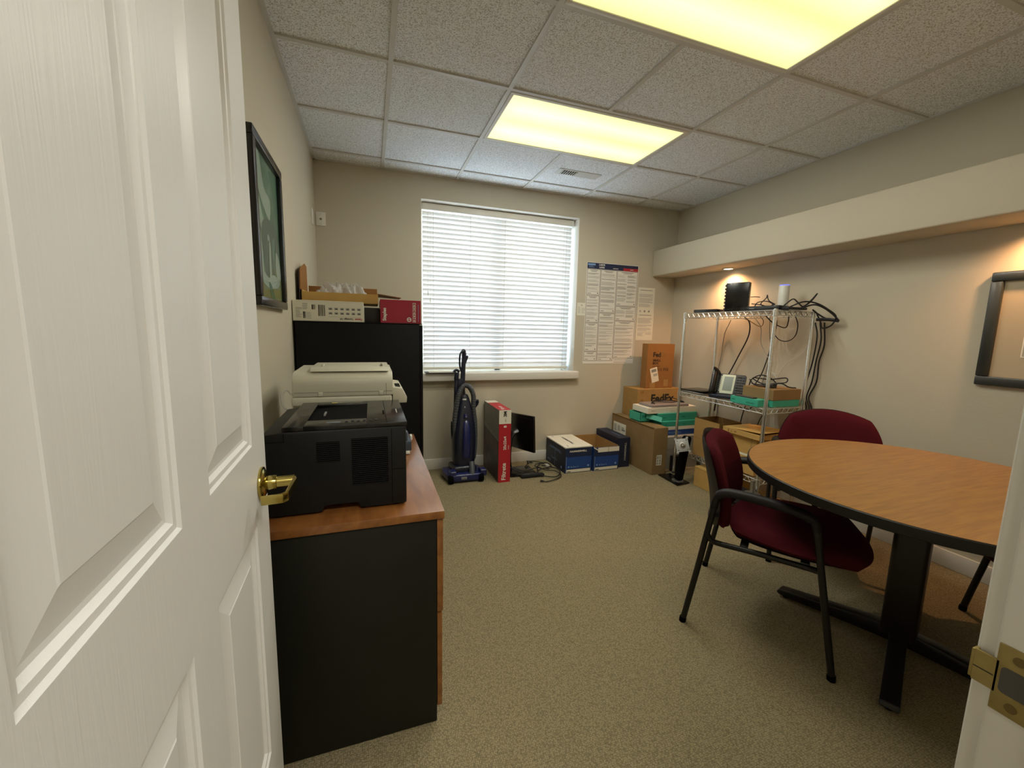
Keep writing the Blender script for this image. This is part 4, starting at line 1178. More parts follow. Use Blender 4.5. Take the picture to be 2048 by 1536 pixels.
mb.text('Fed', 0.066, PUR, F, 0.068, 0.325, 0.001, bold=0.0025); mb.text('Ex', 0.066, CARDD, F, 0.165, 0.325, 0.001, bold=0.001)
mb.text('SMALL', 0.034, PUR, F, 0.068, 0.277, 0.001, bold=0.001); mb.text('BOX', 0.034, PUR, F, 0.068, 0.247, 0.001, bold=0.001)
mb.text('PART NUMBER', 0.014, PUR, F, 0.068, 0.222, 0.001); mb.text('140111 F10', 0.042, PUR, F, 0.068, 0.178, 0.001, bold=0.0008)
mb.rect(0.05, 0.115, 0.004, 0.06, CARD, F) ; mb.rect(0.22, 0.275, 0.02, 0.09, CARD, F)
FS = fr((3.04, -0.135, 0.7335), (0, -1, 0), (0, 0, 1)); para(mb, FS, 0.03, 0.06, 0.1, 0.38, 0.01, CARDD)
mb.build('carton_body', t, smooth=False)
mb = MB(); FL = F @ Matrix.Translation((0.075, 0.055, 0)) @ Matrix.Rotation(math.radians(14), 4, 'Z')
mb.rect(0, 0.088, 0, 0.15, PAPERW, FL, 0.0016); mb.rect(0.014, 0.075, 0.105, 0.135, INKG, FL, 0.002); mb.rect(0.03, 0.08, 0.06, 0.088, INKL, FL, 0.002); barcode(mb, FL, 0.012, 0.078, 0.015, 0.045, INKG)
mb.build('shipping_label', t, smooth=False, label='tilted white shipping label')

# stack of boxes between the corner cartons and the shelves
def sbox(name, label, x0, x1, y0, y1, z0, z1, m, bev=0.002, face=None, cat='box', group=None):
    mb = MB(); mb.box(x0, x1, y0, y1, z0, z1, m, bev=bev)
    if face:
        face(mb, fr((x0, y0, z0), (1, 0, 0), (0, 0, 1)), x1-x0, z1-z0)
    return single(name, mb, label, cat, group, smooth=False)
ST = 'boxes stacked between the corner and the wire shelves'
GREYW = mat('pale_grey_card', '#a3a093', 0.7)
def ff(mb, F, w, h):
    mb.rect(0.0, w, h*0.6, h*0.62, INKG, F)
sbox('storage_box', 'pale grey storage box on the floor at bottom of corner stack', 3.0, 3.42, -0.60, -0.28, 0.0, 0.318, GREYW, face=ff, group=ST)
def ff(mb, F, w, h):
    mb.rect(0, w, 0.006, 0.058, BLUE, F); mb.text('HAMMERMILL', 0.03, BLUEL, F, 0.03, 0.02, 0.0012, sx=1.2)
sbox('paper_carton', 'white copy paper carton with blue stripe, under the teal boxes', 2.985, 3.425, -0.56, -0.285, 0.3184, 0.408, PAPERW, face=ff, group=ST)
def tf(mb, F, w, h):
    mb.rect(w*0.12, w*0.18, h*0.35, h*0.5, TEALD, F); mb.rect(w*0.6, w*0.68, h*0.4, h*0.55, TEALD, F)
sbox('teal_box', 'flat teal box resting on the blue striped white carton in corner stack', 2.985, 3.42, -0.56, -0.29, 0.4084, 0.462, TEAL, face=tf, bev=0.006, group=ST)
sbox('teal_box', 'flat teal box directly under the white carton in corner stack', 2.972, 3.43, -0.54, -0.27, 0.4624, 0.535, TEAL, face=tf, bev=0.003, group=ST)
t = thing('teal_tray', 'small teal tray box on back of the large plain brown carton', 'box', (2.89, -0.37, 0.442), 0, ST)
mb = MB(); x0, x1, y0, y1 = 2.822, 2.958, -0.46, -0.285
mb.box(x0, x1, y0, y1, 0.4535, 0.47, TEAL, bev=0.002); mb.box(x0, x1, y0, y0+0.006, 0.47, 0.532, TEAL, bev=0.001); mb.box(x0, x1, y1-0.006, y1, 0.47, 0.532, TEAL, bev=0.001); mb.box(x0, x0+0.006, y0, y1, 0.47, 0.532, TEAL); mb.box(x1-0.006, x1, y0, y1, 0.47, 0.532, TEAL)
mb.box(x0+0.02, x1-0.02, y0-0.001, y0, 0.488, 0.512, TEALD); mb.box(x0+0.01, x1-0.01, y0+0.01, y1-0.01, 0.442, 0.4535, TEALD)
mb.build('tray_body', t, smooth=False)
mb = MB(); mb.quads([(2.89, -0.47, 0.532), (2.985, -0.572, 0.505), (2.97, -0.587, 0.465), (2.875, -0.485, 0.49), (2.89, -0.468, 0.534), (2.985, -0.570, 0.507), (2.97, -0.585, 0.467), (2.875, -0.483, 0.492)], [(0, 3, 2, 1), (4, 5, 6, 7), (0, 1, 5, 4), (1, 2, 6, 5), (2, 3, 7, 6), (3, 0, 4, 7)], TEAL)
mb.build('end_flap', t, smooth=False)
def wf(mb, F, w, h):
    mb.rect(w*0.38, w*0.383, 0, h, INKL, F); para(mb, F, w*0.06, w*0.14, h*0.3, h*0.7, 0.008, INKL); mb.rect(w*0.45, w*0.55, h*0.3, h*0.36, INKL, F)
sbox('white_carton', 'long white carton under the grey laptop in corner stack', 2.86, 3.43, -0.52, -0.28, 0.5354, 0.592, PAPERW, face=wf, group=ST)
t = thing('laptop', 'closed grey laptop with rounded edges on top of corner stack', 'laptop', (3.13, -0.40, 0.592))
mb = MB(); mb.prism(rrect(2.90, 3.36, -0.515, -0.30, 0.03), 0.5925, 0.604, mat('laptop_grey', '#8c8481', 0.45), bev=0.003); mb.build('base', t)
mb = MB(); mb.prism(rrect(2.902, 3.358, -0.513, -0.302, 0.03), 0.6045, 0.614, MATS['laptop_grey'], bev=0.003); mb.build('screen_lid', t)
mb = MB()
mb.tube([(2.95, -0.45, 0.625), (3.02, -0.40, 0.64), (3.12, -0.43, 0.65), (3.22, -0.38, 0.66), (3.3, -0.42, 0.64), (3.34, -0.45, 0.62), (3.28, -0.38, 0.625), (3.15, -0.36, 0.63), (3.0, -0.4, 0.628), (2.98, -0.46, 0.62)], 0.0045, CABLE)
mb.tube([(2.97, -0.43, 0.622), (3.05, -0.36, 0.625), (3.2, -0.44, 0.625), (3.33, -0.37, 0.622), (3.38, -0.40, 0.618)], 0.004, CABLE)
single('cable_tangle', mb, 'black cord coiled on the grey laptop in corner stack', 'cable')

# ------------------------------------------------------------------ monitor stand without its monitor
t = thing('monitor_stand', 'black monitor stand with bare metal mounting plate, no screen attached', 'monitor stand', (2.93, -0.84, 0))
mb = MB(); mb.prism([(2.852, -0.985), (3.0, -0.965), (3.0, -0.72), (2.865, -0.715)], 0, 0.013, GLOSSB, bev=0.004); mb.build('stand_base', t)
mb = MB(); mb.cyl((2.925, -0.90, 0.012), (2.925, -0.90, 0.020), 0.05, STEEL, seg=28, bev=0.003); mb.build('swivel_ring', t)
mb = MB()
mb.prism(rrect(-0.033, 0.033, 0, 0.40, 0.022), -0.022, 0.02, VENTB, bev=0.004, M=Matrix.Translation((2.93, -0.90, 0.018)) @ Matrix.Rotation(math.radians(9), 4, 'Y') @ Matrix(((1, 0, 0, 0), (0, 0, 1, 0), (0, 1, 0, 0), (0, 0, 0, 1))))
mb.build('stand_column', t)
pm = Matrix.Translation((2.905, -0.945, 0.348)) @ Matrix.Rotation(math.radians(-30), 4, 'Z') @ Matrix.Rotation(math.radians(-12), 4, 'Y') @ Matrix.Rotation(math.radians(-18), 4, 'X') @ fr((0, 0, 0), (1, 0, 0), (0, 0, 1))
mb = MB(); ZINC = mat('zinc_plate', '#b9bab8', 0.5, 0.35)
mb.box(-0.052, 0.052, -0.055, 0.055, 0, 0.003, ZINC, bev=0.0008, M=pm)
for a, c in ((-1, -1), (1, -1), (1, 1), (-1, 1)):
    mb.box(a*0.048-0.009, a*0.048+0.009, c*0.058-0.008, c*0.058+0.008, 0, 0.006, ZINC, bev=0.001, M=pm); mb.cyl((a*0.038, c*0.04, 0.003), (a*0.038, c*0.04, 0.0036), 0.004, VENTB, M=pm, seg=12)
mb.cyl((0, 0, 0.003), (0, 0, 0.007), 0.026, CHROME, M=pm, seg=28, bev=0.001); mb.cyl((0, 0, 0.007), (0, 0, 0.009), 0.014, VENTB, M=pm, seg=20); mb.cyl((0, 0, 0.009), (0, 0, 0.011), 0.010, CHROME, M=pm, seg=20)
mb.cyl((0, 0, 0), (0, 0, -0.03), 0.02, VENTB, M=pm, seg=16)
mb.build('mounting_plate', t, label='bare metal mounting plate')

# ------------------------------------------------------------------ chrome wire shelving
SX0, SX1, SY0, SY1 = 3.05, 3.425, -1.56, -0.70
t = thing('wire_shelving', 'chrome wire shelving unit against the right wall', 'shelf', (3.24, -1.13, 0))
for x in (SX0, SX1):
    for y in (SY0, SY1):
        mb = MB(); mb.cyl((x, y, 0.02), (x, y, 1.485), 0.0125, CHROME, seg=20, bev=0.003)
        for k in range(56):
            mb.cyl((x, y, 0.09+0.0254*k), (x, y, 0.0908+0.0254*k), 0.0127, GREYP, seg=16)
        mb.cyl((x, y, 0), (x, y, 0.018), 0.016, DGREY, seg=16, bev=0.003)
        mb.build('post', t)
for zs in (0.225, 0.755, 1.455):
    mb = MB()
    r = 0.004
    for z in (zs+0.02, zs-0.015):
        mb.cyl((SX0, SY0, z), (SX0, SY1, z), r, CHROME, seg=8); mb.cyl((SX1, SY0, z), (SX1, SY1, z), r, CHROME, seg=8)
        mb.cyl((SX0, SY0, z), (SX1, SY0, z), r, CHROME, seg=8); mb.cyl((SX0, SY1, z), (SX1, SY1, z), r, CHROME, seg=8)
    def zig(p, q, n):
        P = [tuple(p[i]+(q[i]-p[i])*k/n for i in range(2))+(zs+(0.02 if k % 2 else -0.015),) for k in range(n+1)]
        mb.tube(P, 0.0032, CHROME, seg=6, smooth=False)
    zig((SX0, SY0), (SX0, SY1), 30); zig((SX1, SY0), (SX1, SY1), 30); zig((SX0, SY0), (SX1, SY0), 14); zig((SX0, SY1), (SX1, SY1), 14)
    for k in range(1, 36):
        y = SY0+(SY1-SY0)*k/36
        mb.cyl((SX0, y, zs+0.021), (SX1, y, zs+0.021), 0.0020, CHROME, seg=6)
    for x in (SX0+0.125, SX0+0.25):
        mb.cyl((x, SY0, zs+0.017), (x, SY1, zs+0.017), 0.0024, CHROME, seg=6)
    for x in (SX0, SX1):
        for y in (SY0, SY1):
            mb.cyl((x, y, zs-0.02), (x, y, zs+0.026), 0.0175, CHROME, seg=18, r2=0.0155)
    mb.build('wire_shelf', t)
ZT, ZM, ZB = 1.4815, 0.7815, 0.2515

# top shelf
t = thing('network_modem', 'tall black modem standing on edge on the top wire shelf', 'modem', (3.21, -1.09, ZT), math.radians(-62))
mb = MB(); mb.box(-0.085, 0.085, -0.03, 0.03, 0.004, 0.235, GLOSSB, bev=0.006); mb.box(-0.08, 0.08, -0.035, 0.035, 0, 0.006, CABLE, bev=0.002); mb.build('modem_body', t, local=True)
mb = MB()
for k in range(8):
    mb.box(-0.095, -0.083, -0.026, 0.026, 0.014+0.027*k, 0.034+0.027*k, DGREY, bev=0.005)
mb.build('ribbed_end', t, local=True)
t = thing('network_router', 'black flat router beside the white cylinder on the top wire shelf', 'router', (3.17, -1.40, ZT))
mb = MB(); mb.prism([(3.09, -1.28), (3.235, -1.26), (3.26, -1.50), (3.11, -1.535)], ZT+0.001, ZT+0.032, CABLE, bev=0.006); mb.prism([(3.095, -1.285), (3.09, -1.30), (3.108, -1.52), (3.118, -1.528)], ZT+0.008, ZT+0.028, DGREY, bev=0.001)
mb.build('router_body', t)
mb = MB(); mb.rect(0.03, 0.07, 0.012, 0.018, INKG, fr((3.09, -1.28, ZT), (0.08, -1, 0), (0, 0, 1)), 0.002); mb.build('printed_mark', t)
mb = MB(); mb.prism([(3.085, -0.755), (3.26, -0.70), (3.30, -0.93), (3.12, -0.985)], ZT+0.001, ZT+0.028, GLOSSB, bev=0.005)
single('media_player', mb, 'flat black box on the left end of the top wire shelf', 'media box')
mb = MB(); mb.box(3.12, 3.30, -1.60, -1.545, ZT+0.001, ZT+0.018, CABLE, bev=0.004)
single('network_switch', mb, 'slim black box at right end of the top wire shelf', 'media box')
t = thing('wifi_extender', 'white cylinder with glowing blue ring on the top wire shelf', 'wifi extender', (3.335, -1.385, ZT))
mb = MB(); mb.lathe([(0.034, 0.001), (0.0355, 0.004), (0.0355, 0.188), (0.0335, 0.191)], WHITE, 36); mb.build('cylinder_body', t, local=True)
mb = MB(); mb.lathe([(0.0335, 0.1912), (0.0335, 0.195), (0.030, 0.197), (0.012, 0.197)], GLOW, 36); mb.build('light_ring', t, local=True, label='glowing blue light ring')

# mid shelf
t = thing('desk_phone', 'dark desk phone with cream faceplate and grey screen on middle wire shelf', 'telephone', (3.19, -1.10, ZM), math.radians(-62))
mb = MB()
mb.prism([(-0.12, -0.10), (0.10, -0.10), (0.12, 0.06), (-0.12, 0.08)], 0.0, 0.028, NAVYD, bev=0.008, seg=3)
mb.box(-0.05, 0.06, 0.02, 0.075, 0.02, 0.13, CABLE, bev=0.006)
mb.build('phone_base', t, local=True)
pmx = Matrix.Translation((0, -0.06, 0.026)) @ Matrix.Rotation(math.radians(66), 4, 'X')
mb = MB(); mb.prism(rrect(-0.125, 0.125, 0, 0.185, 0.02), -0.014, 0.0, DGREY, bev=0.004, M=pmx); mb.build('phone_housing', t, local=True)
mb = MB(); mb.prism(rrect(-0.052, 0.048, 0.012, 0.176, 0.006), 0.0, 0.004, LGREEN, bev=0.001, M=pmx)
for k in range(10):
    mb.box(-0.060, -0.050, 0.03+0.0135*k, 0.037+0.0135*k, 0.0, 0.005, LGREEN, M=pmx)
mb.build('faceplate', t, local=True)
mb = MB(); mb.box(-0.034, 0.034, 0.036, 0.158, 0.004, 0.0052, LCD, M=pmx); mb.build('display', t, local=True)
mb = MB()
for i in range(3):
    for j in range(7):
        mb.box(0.060+0.021*i, 0.075+0.021*i, 0.022+0.022*j, 0.034+0.022*j, 0.0, 0.005, CABLE, bev=0.0015, M=pmx)
mb.build('keypad', t, local=True)
mb = MB(); mb.tube([(-0.098, 0.004, 0.014), (-0.098, 0.02, 0.030), (-0.098, 0.10, 0.036), (-0.098, 0.18, 0.034), (-0.098, 0.20, 0.016)], lambda u: (0.030+0.012*abs(2*u-1)**2, 0.017), GLOSSB, seg=16, M=pmx); mb.build('handset', t, local=True)
t = thing('laptop', 'thin dark tablet computer lying at left end of middle wire shelf', 'laptop', (3.16, -0.832, ZM), math.radians(2))
mb = MB(); mb.box(-0.10, 0.12, -0.13, 0.13, 0.004, 0.013, STEEL, bev=0.003); mb.build('base', t, local=True)
mb = MB(); mb.box(-0.105, 0.12, -0.13, 0.14, 0.018, 0.028, GLOSSB, bev=0.003, M=Matrix.Rotation(math.radians(-2), 4, 'X')); mb.build('screen_lid', t, local=True)
def tb(mb, F, w, h):
    mb.rect(w*0.1, w*0.3, h*0.3, h*0.6, TEALD, F)
mb = MB(); mb.box(3.035, 3.125, -1.51, -1.27, ZM, ZM+0.052, TEAL, bev=0.002); F = fr((3.035, -1.27, ZM), (0, -1, 0), (0, 0, 1))
mb.rect(0.012, 0.045, 0.022, 0.032, TEALD, F); mb.rect(0.14, 0.21, 0.014, 0.024, TEALD, F)
single('teal_box', mb, 'narrow teal box on front edge of the middle wire shelf', 'box', smooth=False)
mb = MB(); mb.box(3.04, 3.085, -1.46, -1.30, ZM+0.0525, ZM+0.062, DGREY, bev=0.002)
single('thin_adapter', mb, 'thin dark adapter lying on narrow teal box', 'adapter')
mb = MB(); mb.box(3.135, 3.405, -1.545, -1.32, ZM, ZM+0.050, TEAL, bev=0.002)
single('teal_box', mb, 'wide teal box under the brown box on middle wire shelf', 'box', smooth=False)
mb = MB(); mb.box(3.13, 3.41, -1.548, -1.29, ZM+0.0505, ZM+0.128, CARDG, bev=0.002)
single('brown_box', mb, 'flat brown box with coiled black cords on middle wire shelf', 'box', smooth=False)
mb = MB(); zc = ZM+0.133
mb.tube([(3.18, -1.30, zc), (3.17, -1.33, zc+0.05), (3.2, -1.38, zc+0.085), (3.24, -1.44, zc+0.06), (3.25, -1.47, zc+0.02), (3.22, -1.44, zc+0.012), (3.19, -1.37, zc+0.03), (3.18, -1.33, zc+0.06), (3.24, -1.42, zc+0.055), (3.30, -1.50, zc+0.075), (3.28, -1.52, zc+0.045), (3.24, -1.46, zc+0.03), (3.2, -1.4, zc+0.012), (3.17, -1.33, zc+0.015)], 0.0045, CABLE)
mb.tube([(3.17, -1.31, zc+0.045), (3.16, -1.36, zc+0.01), (3.19, -1.42, zc+0.005), (3.25, -1.50, zc+0.035), (3.30, -1.53, zc+0.01), (3.36, -1.54, zc+0.004)], 0.0045, CABLE)
mb.box(3.20, 3.26, -1.47, -1.40, zc-0.003, zc+0.025, DGREY, bev=0.005)
single('cable_tangle', mb, 'black adapter cords coiled on the flat brown shelf box', 'cable')

# bottom shelf
t = thing('open_carton', 'tall open brown carton on bottom wire shelf behind the chair back', 'box', (3.16, -1.03, ZB))
mb = MB(); x0, x1, y0, y1, h = 3.062, 3.30, -1.165, -0.90, 0.575
mb.box(x0, x0+0.004, y0, y1, ZB, h, CARD); mb.box(x1-0.004, x1, y0, y1, ZB, h, CARDD); mb.box(x0+0.004, x1-0.004, y0, y0+0.004, ZB, h, CARDD); mb.box(x0+0.004, x1-0.004, y1-0.004, y1, ZB, h, CARDD); mb.box(x0+0.004, x1-0.004, y0+0.004, y1-0.004, ZB, ZB+0.004, CARDD)
F = fr((x0, y1, ZB), (0, -1, 0), (0, 0, 1)); mb.rect(0, 0.265, 0.15, 0.152, CARDD, F); mb.rect(0.19, 0.22, 0.09, 0.115, CARDD, F)
mb.build('carton_body', t, smooth=False)
mb = MB(); mb.box(3.075, 3.36, -1.50, -1.225, ZB, 0.40, CARDL, bev=0.002); F = fr((3.075, -1.225, ZB), (0, -1, 0), (0, 0, 1)); mb.rect(0.0, 0.275, 0.135, 0.152, PAPERW, F)
single('brown_box', mb, 'light brown box with pale top edge, bottom wire shelf, lowest', 'box', smooth=False)
mb = MB(); mb.box(3.09, 3.34, -1.49, -1.245, 0.4004, 0.53, CARDL, bev=0.002); F = fr((3.09, -1.245, 0.4), (0, -1, 0), (0, 0, 1)); mb.rect(0.2, 0.203, 0, 0.13, CARDD, F)
single('brown_box', mb, 'light brown box between the lowest one and the flat mailer box', 'box', smooth=False)
t = thing('mailer_box', 'flat yellow-brown mailer box topmost on the bottom wire shelf', 'box', (3.2, -1.37, 0.5305))
mb = MB(); mb.box(3.062, 3.35, -1.53, -1.20, 0.5305, 0.572, CARDL, bev=0.003); F = fr((3.062, -1.20, 0.53), (0, -1, 0), (0, 0, 1))
for k in range(3):
    mb.text('ECW'[k], 0.026, CARDD, F, 0.05+0.028*k, 0.012, 0.001, bold=0.001)
mb.build('carton_body', t, smooth=False)
mb = MB(); mb.quads([(3.062, -1.30, 0.5725), (3.35, -1.24, 0.5725), (3.35, -1.54, 0.5905), (3.062, -1.55, 0.5885), (3.062, -1.30, 0.5745), (3.35, -1.24, 0.5745), (3.35, -1.54, 0.5925), (3.062, -1.55, 0.5905)], [(3, 2, 1, 0), (4, 5, 6, 7), (0, 4, 7, 3), (3, 7, 6, 2), (2, 6, 5, 1)], CARDL); mb.build('lifted_flap', t, smooth=False)

# under the shelves
mb = MB(); mb.box(3.015, 3.36, -1.30, -0.99, 0, 0.172, CARDL, bev=0.003); F = fr((3.015, -0.99, 0), (0, -1, 0), (0, 0, 1)); mb.rect(0.0, 0.31, 0.155, 0.157, CARDD, F)
T = fr((3.015, -1.30, 0.172), (1, 0, 0), (0, 1, 0)); mb.rect(0.1, 0.14, 0.18, 0.2, CARDD, T)
single('brown_box', mb, 'low light brown box on the floor under the wire shelves', 'box', smooth=False)
mb = MB(); mb.box(2.915, 3.03, -1.65, -1.46, 0, 0.160, CABLE, bev=0.006)
single('black_case', mb, 'low black equipment case on floor beside right front post of wire shelves', 'case')
mb = MB(); mb.lathe([(0.05, 0.1185), (0.052, 0.122), (0.048, 0.127), (0.016, 0.130), (0.015, 0.20), (0.018, 0.202), (0.018, 0.222), (0.012, 0.225)], STEEL, 28, M=Matrix.Translation((2.975, -1.585, 0.042)))
single('metal_pole_base', mb, 'short grey metal pole with round foot on the black case', 'pole base')
mb = MB(); mb.box(3.06, 3.16, -0.68, -0.63, 0, 0.15, CABLE, bev=0.004)
single('black_box', mb, 'small black box on the floor behind the monitor stand', 'box')

# cables behind and above the shelves
cg = 'cables hanging behind the wire shelves'
cable('black_cable', 'thick black cord from top wire shelf down to the desk phone', [(3.452, -0.882, 1.447), (3.452, -1.0, 1.424), (3.452, -1.018, 1.3), (3.452, -0.936, 1.116), (3.452, -0.833, 0.911), (3.452, -0.752, 0.788), (3.452, -0.726, 0.584)], 0.0055)
cable('black_cable', 'long black cord hanging straight in middle of the wire shelves', [(3.462, -1.202, 1.477), (3.462, -1.254, 1.402), (3.462, -1.223, 1.198), (3.462, -1.172, 0.993), (3.462, -1.1, 0.849), (3.462, -1.034, 0.644), (3.462, -1.003, 0.479)], 0.0045)
cable('thin_cable', 'thin grey cable looping from left rear post of the shelves', [(3.44, -0.83, 1.43), (3.47, -0.79, 1.40), (3.482, -0.735, 1.30), (3.482, -0.72, 1.1), (3.482, -0.70, 0.95), (3.482, -0.73, 0.82), (3.482, -0.73, 0.45)], 0.0035, GREYP)
cable('thin_cable', 'thin brown cable with short loop under middle of top wire shelf', [(3.28, -1.10, 1.45), (3.35, -1.13, 1.40), (3.38, -1.18, 1.37), (3.36, -1.22, 1.41), (3.3, -1.23, 1.455)], 0.003, mat('brown_cable', '#8a6a4a', 0.6))
cable('black_cable', 'black cord drooping in a double loop under the router', [(3.25, -1.32, 1.45), (3.3, -1.36, 1.39), (3.34, -1.42, 1.36), (3.3, -1.47, 1.40), (3.26, -1.50, 1.45)], 0.004)
cable('black_cable', 'black cord sagging in a wide loop below the router', [(3.35, -1.31, 1.33), (3.37, -1.36, 1.27), (3.38, -1.42, 1.26), (3.36, -1.49, 1.30), (3.32, -1.53, 1.38), (3.28, -1.53, 1.45)], 0.0035)
cable('thin_cable', 'white cable looping on the wall above the flat brown box', [(3.44, -1.17, 0.86), (3.45, -1.2, 0.95), (3.45, -1.28, 0.99), (3.45, -1.31, 0.95), (3.45, -1.25, 0.90), (3.44, -1.2, 0.90), (3.45, -1.17, 0.95), (3.45, -1.26, 1.0), (3.45, -1.31, 0.99)], 0.0035, CABLEW)
cable('thin_cable', 'white cable curving up behind right front post', [(3.44, -1.30, 0.88), (3.45, -1.32, 0.98), (3.46, -1.37, 1.08), (3.47, -1.44, 1.14), (3.47, -1.5, 1.2), (3.47, -1.53, 1.32), (3.45, -1.52, 1.42)], 0.003, CABLEW)
cable('thin_cable', 'thin grey cable hanging left of the long middle cord', [(3.40, -1.24, 1.44), (3.43, -1.23, 1.3), (3.44, -1.25, 1.15), (3.44, -1.22, 1.0), (3.43, -1.2, 0.88)], 0.0028, GREYP)
cable('thin_cable', 'pale thin cable hanging from the modem', [(3.32, -1.16, 1.45), (3.4, -1.17, 1.36), (3.44, -1.15, 1.24), (3.45, -1.19, 1.16), (3.45, -1.24, 1.1)], 0.0028, INKL)
for k, (dy, lab) in enumerate(((0.0, 'black cord bundle running down right rear post, innermost strand'), (0.022, 'black cord bundle running down right rear post, middle strand'), (0.04, 'black cord bundle running down right rear post, outermost strand'))):
    xx = 3.453+0.0125*k
    cable('black_cable', lab, [(xx, -1.56-dy*1.2, 1.40), (xx, -1.585-dy, 1.30-0.03*k), (xx, -1.575-dy*0.7, 1.12), (xx, -1.55-dy*1.3, 0.97), (xx, -1.545-dy*0.4, 0.85), (xx, -1.57-dy*0.5, 0.77), (xx, -1.55-dy, 0.65), (xx, -1.56-dy, 0.45)], 0.005, CABLE, cg)
mb = MB()
mb.tube([(3.30, -1.56, 1.50), (3.33, -1.62, 1.52), (3.37, -1.66, 1.50), (3.42, -1.70, 1.45), (3.44, -1.72, 1.41), (3.43, -1.66, 1.42), (3.41, -1.60, 1.46), (3.38, -1.58, 1.49)], 0.0055, CABLE)
mb.tube([(3.22, -1.53, 1.505), (3.28, -1.58, 1.54), (3.34, -1.63, 1.53), (3.40, -1.67, 1.49), (3.43, -1.71, 1.44), (3.44, -1.68, 1.38), (3.43, -1.63, 1.36), (3.42, -1.62, 1.40), (3.40, -1.60, 1.46)], 0.005, CABLE)
mb.tube([(3.20, -1.50, 1.515), (3.24, -1.53, 1.56), (3.27, -1.545, 1.54), (3.31, -1.56, 1.51), (3.35, -1.58, 1.55), (3.38, -1.60, 1.60), (3.36, -1.57, 1.54), (3.3, -1.55, 1.50)], 0.0045, CABLE)
mb.tube([(3.40, -1.60, 1.42), (3.43, -1.66, 1.42), (3.45, -1.72, 1.41)], 0.011, CABLE)
single('cable_tangle', mb, 'knot of black cords hanging over right end of top wire shelf', 'cable')
mb = MB()
mb.tube([(3.262, -1.165, 1.60), (3.27, -1.20, 1.60), (3.27, -1.24, 1.595)], 0.003, CABLE)
mb.tube([(3.25, -1.19, 1.545), (3.28, -1.25, 1.535), (3.29, -1.30, 1.52), (3.26, -1.37, 1.53), (3.21, -1.40, 1.525)], 0.0038, CABLE)
mb.tube([(3.2, -1.26, 1.515), (3.23, -1.26, 1.55), (3.27, -1.30, 1.56), (3.3, -1.33, 1.54), (3.31, -1.345, 1.52), (3.28, -1.29, 1.52), (3.24, -1.28, 1.54), (3.23, -1.33, 1.58), (3.22, -1.345, 1.60), (3.22, -1.36, 1.56), (3.24, -1.40, 1.53)], 0.0036, CABLE)
single('cable_tangle', mb, 'black cords looping between the modem and the white cylinder', 'cable')
cable('thin_cable', 'short black cable looping under front edge of the middle wire shelf', [(3.10, -1.22, ZM-0.02), (3.12, -1.30, 0.735), (3.15, -1.34, 0.73), (3.18, -1.35, ZM-0.03)], 0.004)
cable('thin_cable', 'thin black cable wandering down the wall below the middle wire shelf', [(3.45, -1.18, 0.745), (3.46, -1.22, 0.66), (3.455, -1.2, 0.60), (3.455, -1.17, 0.5)], 0.0035)
cable('thin_cable', 'thin white cord slanting down below the middle wire shelf', [(3.44, -0.98, 0.76), (3.45, -1.05, 0.66), (3.455, -1.14, 0.5)], 0.0028, CABLEW, smooth=False)

# ------------------------------------------------------------------ round table
TX, TY = 2.47, -2.73
t = thing('round_table', 'round honey oak topped table with dark pedestal base', 'table', (TX, TY, 0))
mb = MB()
mb.cyl((0, 0, 0.716), (0, 0, 0.7425), 0.6045, HONEY, seg=128); mb.build('tabletop', t, local=True)
mb = MB(); mb.lathe([(0.590, 0.7045), (0.606, 0.7045), (0.6105, 0.708), (0.6115, 0.722), (0.6105, 0.739), (0.607, 0.742), (0.6045, 0.742)], EDGE, 128)
mb.build('edge_band', t, local=True)
mb = MB(); mb.prism(rrect(-0.068, 0.068, -0.055, 0.055, 0.02), 0.075, 0.70, TBASE, bev=0.003, M=Matrix.Rotation(math.radians(20), 4, 'Z')); mb.box(-0.25, 0.25, -0.03, 0.03, 0.695, 0.7155, TBASE, bev=0.003); mb.box(-0.03, 0.03, -0.25, 0.25, 0.695, 0.7155, TBASE, bev=0.003)
mb.build('pedestal', t, local=True)
for a in (109, 205, 289, 25):
    mb = MB(); A = math.radians(a)
    M = Matrix.Rotation(A, 4, 'Z')
    pr = [(0.0, 0.095), (0.10, 0.088), (0.40, 0.042), (0.435, 0.036), (0.445, 0.022), (0.435, 0.012), (0.38, 0.012), (0.05, 0.03), (0.0, 0.03)]
    mb.prism(pr, -0.028, 0.028, CHFR, bev=0.004, M=M @ Matrix(((1, 0, 0, 0), (0, 0, 1, 0), (0, 1, 0, 0), (0, 0, 0, 1))))
    mb.cyl((0.41, 0, 0), (0.41, 0, 0.013), 0.014, VENTB, M=M, seg=14)
    mb.build('foot', t, local=True)

